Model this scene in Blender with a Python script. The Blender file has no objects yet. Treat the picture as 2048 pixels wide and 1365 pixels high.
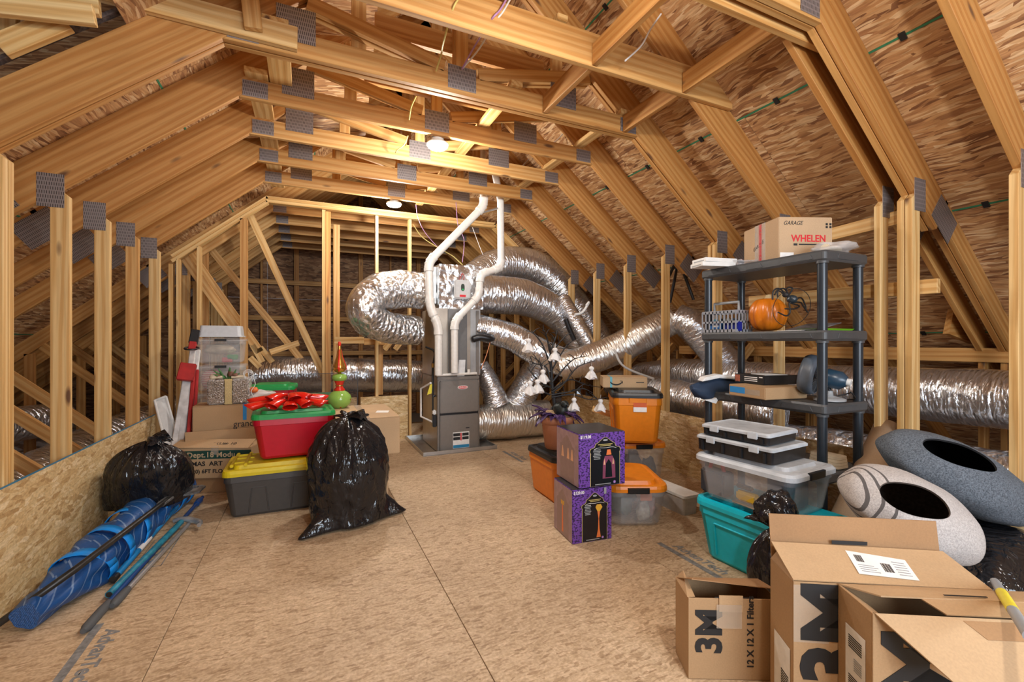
import bpy, bmesh, math, random
from mathutils import Vector, Matrix, Euler, noise as mnoise
C = bpy.context.scene.collection
SC = bpy.context.scene
PI = math.pi
random.seed(7)

# ---------------------------------------------------------------- camera
FPX, PCX, PCY = 899.0, 1024.0, 682.5
YAW = math.atan((1024 - 615) / FPX)
CAMH = 1.30
SY, CYW = math.sin(YAW), math.cos(YAW)
cd = bpy.data.cameras.new('camera'); cam = bpy.data.objects.new('camera', cd); C.objects.link(cam)
cd.sensor_width = 36.0; cd.lens = 36.0 * FPX / 2048.0; cd.clip_start = 0.05
cam.location = (0, 0, CAMH); cam.rotation_euler = (PI / 2, 0, -YAW)
SC.camera = cam

# ---------------------------------------------------------------- view, world, fill light
SC.view_settings.view_transform = 'Standard'; SC.view_settings.look = 'None'
SC.view_settings.exposure = 0.95; SC.view_settings.gamma = 1.0; SC.view_settings.use_curve_mapping = False
wd = bpy.data.worlds.new('world'); SC.world = wd; wd.use_nodes = True
wb = wd.node_tree.nodes['Background']; wb.inputs[0].default_value = (0.75, 0.86, 1.0, 1); wb.inputs[1].default_value = 0.35
def area_light(name, loc, rot, sx, sy, power, col):
    l = bpy.data.lights.new(name, 'AREA'); l.shape = 'RECTANGLE'; l.size = sx; l.size_y = sy; l.energy = power; l.color = col
    o = bpy.data.objects.new(name, l); C.objects.link(o); o.location = loc; o.rotation_euler = rot
    return o
# added cool fill light behind the camera, set in an unseen gable window
area_light('window_fill_light', (1.3, -2.42, 1.75), (PI / 2, 0, 0), 2.3, 1.7, 88, (0.76, 0.875, 1.0))

# ---------------------------------------------------------------- helpers
def at(u, v, x=None, y=None, z=None):
    """photo pixel -> point on the plane x=, y= or z= of the room"""
    dx = (u - PCX) / FPX; dz = (PCY - v) / FPX
    r = Vector((SY + dx * CYW, CYW - dx * SY, dz)); o = Vector((0, 0, CAMH))
    if x is not None: t = x / r.x
    elif y is not None: t = y / r.y
    else: t = (z - CAMH) / r.z
    return o + r * t

def empty(name, loc=(0, 0, 0), rz=0.0, parent=None):
    o = bpy.data.objects.new(name, None); C.objects.link(o); o.location = loc; o.rotation_euler = (0, 0, rz)
    o.empty_display_size = 0.05
    if parent is not None: o.parent = parent
    return o
def tag(o, label=None, cat=None, group=None, kind=None):
    if label: o['label'] = label
    if cat: o['category'] = cat
    if group: o['group'] = group
    if kind: o['kind'] = kind
    return o
def thing(name, label, cat, loc=(0, 0, 0), rz=0.0, group=None):
    return tag(empty(name, loc, rz), label, cat, group)

class MB:
    """collects geometry for ONE mesh object"""
    def __init__(s): s.v = []; s.f = []; s.uv = []; s.sm = []; s.T = Matrix()
    def add(s, vs, fs, smooth=False, uvs=None):
        b = len(s.v); s.v += [tuple(s.T @ Vector(p)) for p in vs]
        for i, f in enumerate(fs):
            s.f.append([b + k for k in f]); s.sm.append(smooth)
            s.uv.append(uvs[i] if uvs else None)
        return s
    def box(s, a, b):
        (x0, y0, z0), (x1, y1, z1) = a, b
        vs = [(x0,y0,z0),(x1,y0,z0),(x1,y1,z0),(x0,y1,z0),(x0,y0,z1),(x1,y0,z1),(x1,y1,z1),(x0,y1,z1)]
        return s.add(vs, [(0,3,2,1),(4,5,6,7),(0,1,5,4),(1,2,6,5),(2,3,7,6),(3,0,4,7)])
    def cbox(s, c, d): return s.box([c[i] - d[i] / 2 for i in range(3)], [c[i] + d[i] / 2 for i in range(3)])
    def rings(s, rings, closed=True, caps=True, smooth=True, uvs=None):
        """skin over successive rings of equal vertex count"""
        n = len(rings[0]); vs = [p for r in rings for p in r]; fs = []; uu = []
        m = n if closed else n - 1
        for i in range(len(rings) - 1):
            for j in range(m):
                k = (j + 1) % n
                fs.append((i*n+j, i*n+k, (i+1)*n+k, (i+1)*n+j))
                if uvs:
                    u0, u1 = uvs[0][i], uvs[0][i+1]; w0, w1 = uvs[1][j], uvs[1][j+1]
                    uu.append(((u0,w0),(u0,w1),(u1,w1),(u1,w0)))
        s.add(vs, fs, smooth, uu if uvs else None)
        if caps and closed:
            s.add(list(rings[0]), [tuple(reversed(range(n)))], False)
            s.add(list(rings[-1]), [tuple(range(n))], False)
        return s
    def tube(s, pts, r, n=12, caps=True, ref=None, wob=0.0):
        pts = [Vector(p) for p in pts]
        rr = r if isinstance(r, (list, tuple)) else [r] * len(pts)
        L = [0.0]
        for i in range(1, len(pts)): L.append(L[-1] + (pts[i] - pts[i-1]).length)
        t0 = (pts[1] - pts[0]).normalized()
        up = Vector(ref) if ref else (Vector((0, 0, 1)) if abs(t0.z) < 0.9 else Vector((1, 0, 0)))
        a = (up - t0 * up.dot(t0)).normalized(); rings = []
        for i, p in enumerate(pts):
            t = ((pts[min(i+1, len(pts)-1)] - pts[max(i-1, 0)])).normalized()
            a = (a - t * a.dot(t)).normalized(); b = t.cross(a)
            ring = []
            for k in range(n):
                an = 2 * PI * k / n; q = rr[i]
                if wob: q *= 1 + wob * mnoise.noise(Vector((p.x * 6 + math.cos(an) * 1.5, p.y * 6 + math.sin(an) * 1.5, p.z * 6)))
                ring.append(p + a * (q * math.cos(an)) + b * (q * math.sin(an)))
            rings.append(ring)
        rm = sum(rr) / len(rr)
        return s.rings(rings, caps=caps, uvs=(L, [2 * PI * rm * k / n for k in range(n + 1)]))
    def lathe(s, prof, n=24, c=(0, 0, 0), smooth=True):
        rings = [[(c[0] + r * math.cos(2*PI*k/n), c[1] + r * math.sin(2*PI*k/n), c[2] + z) for k in range(n)] for r, z in prof]
        return s.rings(rings, smooth=smooth)
    def prism(s, poly, z0, z1):
        n = len(poly); vs = [(x, y, z0) for x, y in poly] + [(x, y, z1) for x, y in poly]
        fs = [tuple(reversed(range(n))), tuple(range(n, 2*n))] + [(k, (k+1) % n, n + (k+1) % n, n + k) for k in range(n)]
        return s.add(vs, fs)
    def rrect(s, w, d, r, n=5):
        """rounded rectangle outline, counter-clockwise"""
        out = []
        for cx, cy, a0 in ((w/2-r, d/2-r, 0), (-w/2+r, d/2-r, 90), (-w/2+r, -d/2+r, 180), (w/2-r, -d/2+r, 270)):
            for k in range(n + 1):
                a = math.radians(a0 + 90 * k / n); out.append((cx + r * math.cos(a), cy + r * math.sin(a)))
        return out
    def stack(s, levels, r=0.04, n=5, smooth=False, caps=True):
        """levels: (w, d, z) or (w, d, z, r); rounded rectangles skinned one above the other"""
        rings = []
        for l in levels:
            rad = l[3] if len(l) > 3 else r
            rings.append([(x, y, l[2]) for x, y in s.rrect(l[0], l[1], max(min(rad, l[0]/2-1e-4, l[1]/2-1e-4), 1e-4), n)])
        return s.rings(rings, smooth=smooth, caps=caps)
    def mesh(s, name):
        me = bpy.data.meshes.new(name); me.from_pydata(s.v, [], s.f)
        me.polygons.foreach_set('use_smooth', s.sm)
        if any(u is not None for u in s.uv):
            ul = me.uv_layers.new(name='UVMap').data; i = 0
            for f, u in zip(s.f, s.uv):
                for k in range(len(f)):
                    if u is not None: ul[i].uv = u[k]
                    i += 1
        me.update(); return me
    def build(s, name, mat, parent=None, loc=None, rot=None, bevel=0.0, seg=2, subsurf=0, autosm=None):
        me = s.mesh(name)
        if bevel:
            bm = bmesh.new(); bm.from_mesh(me); bmesh.ops.remove_doubles(bm, verts=bm.verts, dist=1e-6)
            ed = [e for e in bm.edges if len(e.link_faces) == 2 and e.calc_face_angle(0) > 0.6]
            bmesh.ops.bevel(bm, geom=ed, offset=bevel, segments=seg, affect='EDGES', clamp_overlap=True)
            bm.to_mesh(me); bm.free()
        o = bpy.data.objects.new(name, me); C.objects.link(o)
        for m in (mat if isinstance(mat, (list, tuple)) else [mat]): me.materials.append(m)
        if parent is not None: o.parent = parent
        if loc is not None: o.location = loc
        if rot is not None: o.rotation_euler = rot
        if subsurf:
            md = o.modifiers.new('sub', 'SUBSURF'); md.levels = subsurf; md.render_levels = subsurf
        return o

def board(name, a, b, w, t, mat, parent=None, side=(0, 1, 0), m0=0.0, m1=0.0, bev=0.0025):
    """timber from a to b: w across in the plane, t along `side`; m0/m1 slant the end cuts"""
    a, b = Vector(a), Vector(b); X = b - a; L = X.length; X.normalize()
    Yv = Vector(side); Yv = (Yv - X * Yv.dot(X)).normalized(); Z = X.cross(Yv)
    h, k = w / 2, t / 2
    vs = []
    for yy in (-k, k):
        vs += [(-m0 * h, yy, -h), (L - m1 * h, yy, -h), (L + m1 * h, yy, h), (m0 * h, yy, h)]
    mb = MB(); mb.add(vs, [(0,1,2,3),(7,6,5,4),(4,5,1,0),(5,6,2,1),(6,7,3,2),(7,4,0,3)])
    o = mb.build(name, mat, None, bevel=bev, seg=1)
    M = Matrix((X, Yv, Z)).transposed().to_4x4(); M.translation = a
    if parent is not None:
        o.parent = parent; M = parent_matrix(parent).inverted() @ M
    o.matrix_local = M
    return o
def parent_matrix(o):
    m = Matrix.Translation(o.location) @ o.rotation_euler.to_matrix().to_4x4()
    return (parent_matrix(o.parent) @ m) if o.parent else m

def text_mesh(txt, size, mat, name='lettering', parent=None, M=None, depth=0.0006, align='CENTER', bold=0.0, sx=1.0, shear=0.0, space=1.0, line=1.0):
    cu = bpy.data.curves.new('txt', 'FONT'); cu.body = txt; cu.size = size; cu.extrude = depth; cu.align_x = align; cu.align_y = 'CENTER'
    cu.offset = bold; cu.shear = shear; cu.space_character = space; cu.space_line = line; cu.resolution_u = 3
    o = bpy.data.objects.new('txt', cu); C.objects.link(o)
    bpy.context.view_layer.update()
    me = bpy.data.meshes.new_from_object(o.evaluated_get(bpy.context.evaluated_depsgraph_get()))
    bpy.data.objects.remove(o); bpy.data.curves.remove(cu)
    if sx != 1.0: me.transform(Matrix.Diagonal((sx, 1, 1, 1)))
    if M is not None: me.transform(M)
    me.name = name; me.materials.clear(); me.materials.append(mat)
    r = bpy.data.objects.new(name, me); C.objects.link(r)
    if parent is not None: r.parent = parent
    return r
def face_M(o, xdir, ydir):
    """matrix that lays text (x right, y up) on a face: origin o, axes xdir, ydir"""
    x = Vector(xdir).normalized(); y = Vector(ydir); y = (y - x * y.dot(x)).normalized(); z = x.cross(y)
    M = Matrix((x, y, z)).transposed().to_4x4(); M.translation = Vector(o); return M

# ---------------------------------------------------------------- materials
class NT:
    def __init__(s, name):
        s.m = bpy.data.materials.new(name); s.m.use_nodes = True; s.t = s.m.node_tree; s.n = s.t.nodes; s.l = s.t.links
        s.b = s.n['Principled BSDF']
    def new(s, ty, **k):
        n = s.n.new(ty)
        for a, v in k.items():
            if a.startswith('i_'):
                key = a[2:]; key = int(key) if key.isdigit() else key.replace('_', ' ')
                n.inputs[key].default_value = v
            else: setattr(n, a, v)
        return n
    def link(s, a, ao, b, bi): s.l.new(a.outputs[ao], b.inputs[bi])
    def coords(s, out='Object', scale=(1, 1, 1), rot=(0, 0, 0), rnd=0.0):
        tc = s.new('ShaderNodeTexCoord'); mp = s.new('ShaderNodeMapping'); mp.inputs['Scale'].default_value = scale; mp.inputs['Rotation'].default_value = rot
        if rnd:
            oi = s.new('ShaderNodeObjectInfo'); mul = s.new('ShaderNodeMath', operation='MULTIPLY'); mul.inputs[1].default_value = rnd
            s.link(oi, 'Random', mul, 0)
            ad = s.new('ShaderNodeVectorMath', operation='ADD'); s.link(tc, out, ad, 0); s.link(mul, 0, ad, 1); s.link(ad, 0, mp, 'Vector')
        else: s.link(tc, out, mp, 'Vector')
        return mp
    def ramp(s, stops, src=None, so=0):
        r = s.new('ShaderNodeValToRGB'); e = r.color_ramp.elements
        while len(e) < len(stops): e.new(0.5)
        for k, (p, c) in enumerate(stops): e[k].position = p; e[k].color = (*c, 1) if len(c) == 3 else c
        if src is not None: s.link(src, so, r, 'Fac')
        return r
    def mix(s, fac, a, b, mode='MIX'):
        m = s.new('ShaderNodeMix', data_type='RGBA', blend_type=mode)
        for i, v in ((0, fac), (6, a), (7, b)):
            if isinstance(v, tuple) and hasattr(v[0], 'outputs'): s.l.new(v[0].outputs[v[1]], m.inputs[i])
            elif hasattr(v, 'outputs'): s.l.new(v.outputs[0], m.inputs[i])
            else: m.inputs[i].default_value = (*v, 1) if isinstance(v, tuple) and len(v) == 3 else v
        return m
    def bump(s, src, so, strength, dist=0.01):
        b = s.new('ShaderNodeBump'); b.inputs['Strength'].default_value = strength; b.inputs['Distance'].default_value = dist
        s.link(src, so, b, 'Height'); s.link(b, 0, s.b, 'Normal'); return b
    def fin(s, **k):
        for a, v in k.items():
            key = a.replace('_', ' ')
            s.b.inputs[key].default_value = (*v, 1) if isinstance(v, tuple) and len(v) == 3 else v
        return s.m

def plain(name, col, rough=0.5, metal=0.0, vary=0.06, scale=30, bump=0.0, spec=None, coat=0.0):
    t = NT(name); mp = t.coords()
    nz = t.new('ShaderNodeTexNoise', i_Scale=scale, i_Detail=4.0); t.link(mp, 0, nz, 'Vector')
    lo = tuple(c * (1 - vary) for c in col); hi = tuple(min(1, c * (1 + vary)) for c in col)
    r = t.ramp([(0.3, lo), (0.7, hi)], nz); t.link(r, 0, t.b, 'Base Color')
    if bump: t.bump(nz, 0, bump, 0.003)
    kw = dict(Roughness=rough, Metallic=metal)
    t.fin(**kw)
    if spec is not None: t.b.inputs['Specular IOR Level'].default_value = spec
    if coat: t.b.inputs['Coat Weight'].default_value = coat
    return t.m

def wood_mat(name, pale, deep, knot=(0.13, 0.055, 0.02), vary=0.5):
    t = NT(name); mp = t.coords(scale=(1, 1, 1), rnd=37.0)
    oi = t.new('ShaderNodeObjectInfo')
    st = t.new('ShaderNodeMapping'); st.inputs['Scale'].default_value = (0.55, 6.0, 6.0); t.link(mp, 0, st, 'Vector')
    wv = t.new('ShaderNodeTexWave', wave_type='RINGS', rings_direction='X', i_Scale=1.5, i_Distortion=7.0, i_Detail=3.0); wv.inputs['Detail Scale'].default_value = 0.8
    t.link(st, 0, wv, 'Vector')
    fg = t.new('ShaderNodeMapping'); fg.inputs['Scale'].default_value = (2.5, 90.0, 90.0); t.link(mp, 0, fg, 'Vector')
    fn = t.new('ShaderNodeTexNoise', i_Scale=1.0, i_Detail=3.0); t.link(fg, 0, fn, 'Vector')
    base = t.mix((oi, 'Random'), pale, deep)
    dk = t.mix(1.0, (base, 2), (0.84, 0.72, 0.56), 'MULTIPLY')
    wr = t.ramp([(0.15, (0, 0, 0)), (0.75, (1, 1, 1))], wv)
    g = t.mix((wr, 0), (dk, 2), (base, 2))
    fr = t.ramp([(0.25, (0.80, 0.76, 0.70)), (0.6, (1, 1, 1))], fn)
    g2 = t.mix(1.0, (g, 2), (fr, 0), 'MULTIPLY')
    ks = t.new('ShaderNodeMapping'); ks.inputs['Scale'].default_value = (1.6, 5.5, 5.5); t.link(mp, 0, ks, 'Vector')
    kv = t.new('ShaderNodeTexVoronoi', i_Scale=1.0); t.link(ks, 0, kv, 'Vector')
    kr = t.ramp([(0.05, (1, 1, 1)), (0.11, (0, 0, 0))], kv)
    g3 = t.mix((kr, 0), (g2, 2), knot)
    t.link(g3, 2, t.b, 'Base Color'); t.bump(fn, 0, 0.12, 0.002)
    return t.fin(Roughness=0.62)

def osb_mat(name, cols, size=1.0, bump=0.35, spread=0.6, stain=0.0, rough=0.7, out='Object', strand=(13, 56), fine=(14, 150), angs=None):
    """strand board: three layers of long strands lying at different angles"""
    t = NT(name); mp = t.coords(out, rnd=11.0 if out == 'Object' else 0)
    nz = t.new('ShaderNodeTexNoise', i_Scale=5.0 / size, i_Detail=2.0); t.link(mp, 0, nz, 'Vector')
    wz = t.new('ShaderNodeVectorMath', operation='SCALE'); wz.inputs['Scale'].default_value = 0.05 * size; t.link(nz, 'Color', wz, 0)
    ad = t.new('ShaderNodeVectorMath', operation='ADD'); t.link(mp, 0, ad, 0); t.link(wz, 0, ad, 1)
    vals = []
    for k, (ang, sc) in enumerate(angs or ((0.0, 1.0), (spread, 1.2), (-spread * 0.8, 0.9))):
        m = t.new('ShaderNodeMapping'); m.inputs['Rotation'].default_value = (0, 0, ang); m.inputs['Scale'].default_value = (strand[0] * sc / size, strand[1] * sc / size, 1)
        m.inputs['Location'].default_value = (k * 3.3, k * 7.7, 0)
        t.link(ad, 0, m, 'Vector')
        v = t.new('ShaderNodeTexVoronoi', voronoi_dimensions='2D', i_Scale=1.0, i_Randomness=1.0); t.link(m, 0, v, 'Vector')
        sp = t.new('ShaderNodeSeparateColor'); t.link(v, 'Color', sp, 0); vals.append((sp, v))
    m2 = vals[0][0]
    for k in range(1, len(vals)):
        gt = t.new('ShaderNodeMath', operation='GREATER_THAN', i_1=0.58); t.link(vals[k][0], 1, gt, 0)
        mm = t.new('ShaderNodeMix'); t.link(gt, 0, mm, 0); t.link(m2, 0, mm, 2); t.link(vals[k][0], 0, mm, 3); m2 = mm
    n = len(cols); r = t.ramp([(k / (n - 1), c) for k, c in enumerate(cols)], m2, 0)
    fg = t.new('ShaderNodeMapping'); fg.inputs['Scale'].default_value = (fine[0] / size, fine[1] / size, 40); t.link(ad, 0, fg, 'Vector')
    fn = t.new('ShaderNodeTexNoise', i_Scale=1.0, i_Detail=3.0); t.link(fg, 0, fn, 'Vector')
    fr = t.ramp([(0.3, (0.74, 0.70, 0.66)), (0.65, (1.05, 1.05, 1.05))], fn)
    g = t.mix(1.0, (r, 0), (fr, 0), 'MULTIPLY'); last = g
    if stain:
        sn = t.new('ShaderNodeTexNoise', i_Scale=1.3, i_Detail=5.0, i_Roughness=0.62); t.link(mp, 0, sn, 'Vector')
        sr = t.ramp([(0.36, (1 - stain, 1 - stain * 1.1, 1 - stain * 1.2)), (0.62, (1, 1, 1))], sn)
        last = t.mix(1.0, (g, 2), (sr, 0), 'MULTIPLY')
    t.link(last, 2, t.b, 'Base Color')
    if bump: t.bump(m2, 0, bump, 0.004)
    return t.fin(Roughness=rough)

def foil_mat(name, col=(0.83, 0.86, 0.90), rough=0.20, su=34, sv=9, strength=0.95, dist=0.012):
    t = NT(name); mp = t.coords('UV', scale=(su, sv, 1))
    n1 = t.new('ShaderNodeTexNoise', i_Scale=1.0, i_Detail=4.0, i_Roughness=0.55, i_Distortion=1.2); t.link(mp, 0, n1, 'Vector')
    v1 = t.new('ShaderNodeTexVoronoi', feature='SMOOTH_F1', i_Scale=1.7); t.link(mp, 0, v1, 'Vector')
    ad = t.new('ShaderNodeMath', operation='ADD'); t.link(n1, 0, ad, 0); t.link(v1, 0, ad, 1)
    t.bump(ad, 0, strength, dist)
    r = t.ramp([(0.3, tuple(c * 0.82 for c in col)), (0.7, col)], n1); t.link(r, 0, t.b, 'Base Color')
    return t.fin(Metallic=0.92, Roughness=rough)

def card_mat(name, col=(0.42, 0.26, 0.13)):
    t = NT(name); mp = t.coords()
    f = t.new('ShaderNodeTexNoise', i_Scale=3.0, i_Detail=4.0); t.link(mp, 0, f, 'Vector')
    g = t.new('ShaderNodeTexNoise', i_Scale=160.0, i_Detail=2.0); t.link(mp, 0, g, 'Vector')
    r = t.ramp([(0.3, tuple(c * 0.9 for c in col)), (0.7, tuple(c * 1.08 for c in col))], f)
    r2 = t.ramp([(0.3, (0.93, 0.93, 0.93)), (0.7, (1.04, 1.04, 1.04))], g)
    m = t.mix(1.0, (r, 0), (r2, 0), 'MULTIPLY'); t.link(m, 2, t.b, 'Base Color')
    return t.fin(Roughness=0.75)

def bag_mat(name, col=(0.010, 0.010, 0.012), rough=0.14, scale=4.5, strength=0.75):
    t = NT(name); mp = t.coords(scale=(1, 1, 0.4))
    n1 = t.new('ShaderNodeTexNoise', i_Scale=scale, i_Detail=3.0, i_Distortion=1.5); t.link(mp, 0, n1, 'Vector')
    n2 = t.new('ShaderNodeTexNoise', i_Scale=scale * 3, i_Detail=2.0, i_Distortion=2.5); t.link(mp, 0, n2, 'Vector')
    ad = t.new('ShaderNodeMath', operation='MULTIPLY_ADD', i_1=0.25); t.link(n2, 0, ad, 0); t.link(n1, 0, ad, 2)
    t.bump(ad, 0, strength, 0.06)
    t.b.inputs['Base Color'].default_value = (*col, 1)
    return t.fin(Roughness=rough)

def clear_mat(name, col=(0.85, 0.88, 0.92), alpha=0.35, rough=0.15):
    t = NT(name); mp = t.coords()
    nz = t.new('ShaderNodeTexNoise', i_Scale=14.0, i_Detail=3.0); t.link(mp, 0, nz, 'Vector')
    r = t.ramp([(0.3, (alpha * 0.85,) * 3), (0.7, (min(1, alpha * 1.15),) * 3)], nz)
    t.link(r, 0, t.b, 'Alpha'); t.b.inputs['Base Color'].default_value = (*col, 1)
    return t.fin(Roughness=rough)

def plate_mat(name):
    """punched nail plate: staggered rows of slots"""
    t = NT(name); mp = t.coords(scale=(1, 1, 1))
    br = t.new('ShaderNodeTexBrick', offset=0.5, i_Scale=1.0); br.inputs['Mortar Size'].default_value = 0.0042; br.inputs['Brick Width'].default_value = 0.011; br.inputs['Row Height'].default_value = 0.026
    br.inputs['Color1'].default_value = (0, 0, 0, 1); br.inputs['Color2'].default_value = (0, 0, 0, 1); br.inputs['Mortar'].default_value = (1, 1, 1, 1)
    t.link(mp, 0, br, 'Vector')
    r = t.ramp([(0.0, (0.035, 0.028, 0.026)), (1.0, (0.30, 0.26, 0.25))], br, 0); t.link(r, 0, t.b, 'Base Color')
    t.bump(br, 0, 0.7, 0.003)
    return t.fin(Metallic=0.55, Roughness=0.48)

WOOD = wood_mat('pine_lumber', (0.66, 0.40, 0.155), (0.52, 0.27, 0.08))
WOODP = wood_mat('pale_pine_lumber', (0.74, 0.51, 0.235), (0.66, 0.42, 0.165))
WOODD = wood_mat('deep_pine_lumber', (0.54, 0.28, 0.085), (0.46, 0.22, 0.06))
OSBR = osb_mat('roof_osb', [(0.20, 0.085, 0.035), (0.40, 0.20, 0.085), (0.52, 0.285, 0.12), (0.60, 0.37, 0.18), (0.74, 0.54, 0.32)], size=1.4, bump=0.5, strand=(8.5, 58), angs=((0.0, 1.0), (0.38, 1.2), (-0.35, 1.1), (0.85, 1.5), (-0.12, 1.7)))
OSBW = osb_mat('kneewall_osb', [(0.46, 0.28, 0.11), (0.60, 0.40, 0.18), (0.66, 0.46, 0.22), (0.70, 0.52, 0.27), (0.80, 0.63, 0.38)], size=1.0, bump=0.25, strand=(17, 60), fine=(50, 90), angs=((0.2, 1.0), (1.1, 1.1), (-0.7, 0.9), (1.9, 1.2), (-0.2, 0.8)))
OSBF = osb_mat('floor_osb', [(0.39, 0.26, 0.15), (0.55, 0.40, 0.245), (0.60, 0.445, 0.285), (0.63, 0.47, 0.305), (0.70, 0.535, 0.36)], size=0.85, bump=0.12, stain=0.20, rough=0.6, strand=(20, 75), fine=(70, 70), angs=((0.1, 1.0), (1.2, 1.1), (-0.7, 0.9), (2.2, 1.25), (0.6, 0.75), (-1.3, 1.4)))
FOIL = foil_mat('duct_foil')
PLATE = plate_mat('nail_plate_steel')
BLACKP = plain('black_plastic', (0.012, 0.013, 0.015), 0.35)
BLUEPAINT = plain('blue_edge_paint', (0.03, 0.19, 0.33), 0.6)
GREENPAINT = plain('green_edge_paint', (0.03, 0.20, 0.10), 0.6)
WHITEP = plain('white_plastic', (0.72, 0.72, 0.70), 0.35)
# ================================================================ STRUCTURE
XC, HW, HC, ZC, SL = 1.02, 2.33, 1.45, 2.98, 0.8333
ANG = math.atan(SL); CA, SA = math.cos(ANG), math.sin(ANG)
ZK = ZC - SL * (HW - HC)
def zb(x): return ZC + SL * (HC - abs(x - XC))       # underside of the rafters
RD = 0.235
RV = RD / CA                                           # rafter depth measured plumb
T = 0.038
def zt(x): return zb(x) + RV                           # underside of the roof sheathing
YB, YF = -2.6, 10.0                                    # back and far gable walls
XE = (ZC + RV) / SL + HC                               # eave half width at floor level

def gusset(parent, x, y, z, w, h, ang=0.0, off=1, name='nail_plate'):
    """toothed plate on the truss face that looks to -y"""
    mb = MB(); mb.cbox((0, 0, 0), (w, h, 0.003))
    o = mb.build(name, PLATE, parent)
    o.matrix_local = Matrix.Translation((x, y, z)) @ Matrix.Rotation(-ang, 4, 'Y') @ Matrix.Rotation(PI / 2, 4, 'X')
    return o

# ---- floor
fl = tag(empty('floor'), 'strand board floor of the attic room with open joints', None, None, 'structure')
rows = [(-1.31, 0.0), (0.0, 1.22), (1.22, 2.44), (2.44, 3.37)]
xs_off = [0.9, 1.3, 0.05, 1.27, 0.4]
for i, (x0, x1) in enumerate([(-1.31, -0.575), (-0.575, 0.65), (0.65, 1.875), (1.875, 3.095), (3.095, 3.37)]):
    y = YB - xs_off[i]
    while y < 7.2:
        y1 = min(y + 2.44, 7.2); ya = max(y, YB)
        if y1 > ya + 0.05:
            mb = MB(); mb.box((-(x1 - x0) / 2 + 0.0015, -(y1 - ya) / 2 + 0.0015, -0.018), ((x1 - x0) / 2 - 0.0015, (y1 - ya) / 2 - 0.0015, 0))
            mb.build('floor_panel', OSBF, fl, loc=((x0 + x1) / 2, (ya + y1) / 2, 0), bevel=0.0015, seg=1)
        y = y1
mb = MB(); mb.box((-1.31, YB, -0.05), (3.37, 7.2, -0.0185)); mb.build('subfloor', WOODD, fl)

# ---- low attic floor outside the room: drywall lid with loose white insulation
gyps = plain('attic_lid_board', (0.22, 0.19, 0.16), 0.9)
lid = MB(); lid.box((XC - XE - 0.5, YB, -0.34), (XC + XE + 0.5, YF, -0.30)); tag(lid.build('floor_under_eaves', gyps), 'dark board lid under the eaves beside the room', None, None, 'structure')
ins_m = plain('loose_insulation', (0.62, 0.58, 0.58), 0.95, vary=0.25, scale=25, bump=1.0)
def insulation(name, x0, x1, y0, y1, label):
    nx, ny = int((x1 - x0) / 0.09), int((y1 - y0) / 0.09); vs = []; fs = []
    for j in range(ny + 1):
        for i in range(nx + 1):
            x = x0 + (x1 - x0) * i / nx; y = y0 + (y1 - y0) * j / ny
            h = -0.16 + 0.10 * mnoise.noise(Vector((x * 1.7, y * 1.7, 0))) + 0.05 * mnoise.noise(Vector((x * 7, y * 7, 3)))
            vs.append((x, y, h))
    for j in range(ny):
        for i in range(nx): k = j * (nx + 1) + i; fs.append((k, k + 1, k + nx + 2, k + nx + 1))
    mb = MB(); mb.add(vs, fs, True); o = mb.build(name, ins_m); tag(o, label, 'insulation', None, 'stuff'); return o
insulation('loose_insulation', XC - XE + 0.2, -1.40, 1.0, 9.8, 'fluffy white blown insulation lying behind the blue-edged low wall')
insulation('loose_insulation', 3.46, XC + XE - 0.2, -1.0, 9.8, 'fluffy white blown insulation lying behind the shelving side wall')

# ---- roof sheathing: strand board sheets with green sheet joints and clips
ce = tag(empty('ceiling'), 'underside of the strand board roof above the rafters', None, None, 'structure')
def roof_side(sgn):
    Ls = XE / CA + 0.75; w = 1.22
    R = Matrix.Rotation(-ANG if sgn < 0 else ANG, 4, 'Y')
    n = int(Ls / w) + 1
    for i in range(n):
        s0, s1 = i * w, min((i + 1) * w, Ls)
        yo = YB - (0.0 if i % 2 == 0 else 1.22); y = yo
        while y < YF:
            ya, y1 = max(y, YB), min(y + 2.44, YF)
            if sgn < 0 and y1 < 3.1 and s0 > 1.3 and s1 < 4.6:
                y = y + 2.44; continue          # the left roof is open to the adjoining roof here
            if sgn < 0 and ya < 2.95 < y1 and s0 > 1.3 and s1 < 4.6: ya = 2.95
            if y1 - ya > 0.04:
                L, W = y1 - ya - 0.003, s1 - s0 - 0.003
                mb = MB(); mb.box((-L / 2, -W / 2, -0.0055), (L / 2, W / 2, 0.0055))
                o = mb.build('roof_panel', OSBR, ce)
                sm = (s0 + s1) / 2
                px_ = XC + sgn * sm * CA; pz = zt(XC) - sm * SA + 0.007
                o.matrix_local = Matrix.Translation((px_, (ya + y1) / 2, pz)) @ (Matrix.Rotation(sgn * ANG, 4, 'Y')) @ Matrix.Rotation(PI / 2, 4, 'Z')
            y += 2.44
        if i and s0 < Ls:
            px_ = XC + sgn * s0 * CA; pz = zt(XC) - s0 * SA
            y_a = 2.95 if sgn < 0 and 1.3 < s0 < 4.6 else YB
            mb = MB(); mb.box((-0.006, y_a, -0.003), (0.006, YF, 0.003))
            o = mb.build('green_sheet_edge', GREENPAINT, ce); o.matrix_local = Matrix.Translation((px_, 0, pz)) @ Matrix.Rotation(sgn * ANG, 4, 'Y')
            for yc in (1.32, 2.03, 2.67, 3.3, 3.92, 4.53, 5.14):
                if yc < y_a: continue
                mb = MB(); mb.cbox((0, 0, -0.006), (0.045, 0.03, 0.008))
                o = mb.build('panel_clip', BLACKP, ce); o.matrix_local = Matrix.Translation((px_, yc, pz)) @ Matrix.Rotation(sgn * ANG, 4, 'Y')
roof_side(-1); roof_side(1)
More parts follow.
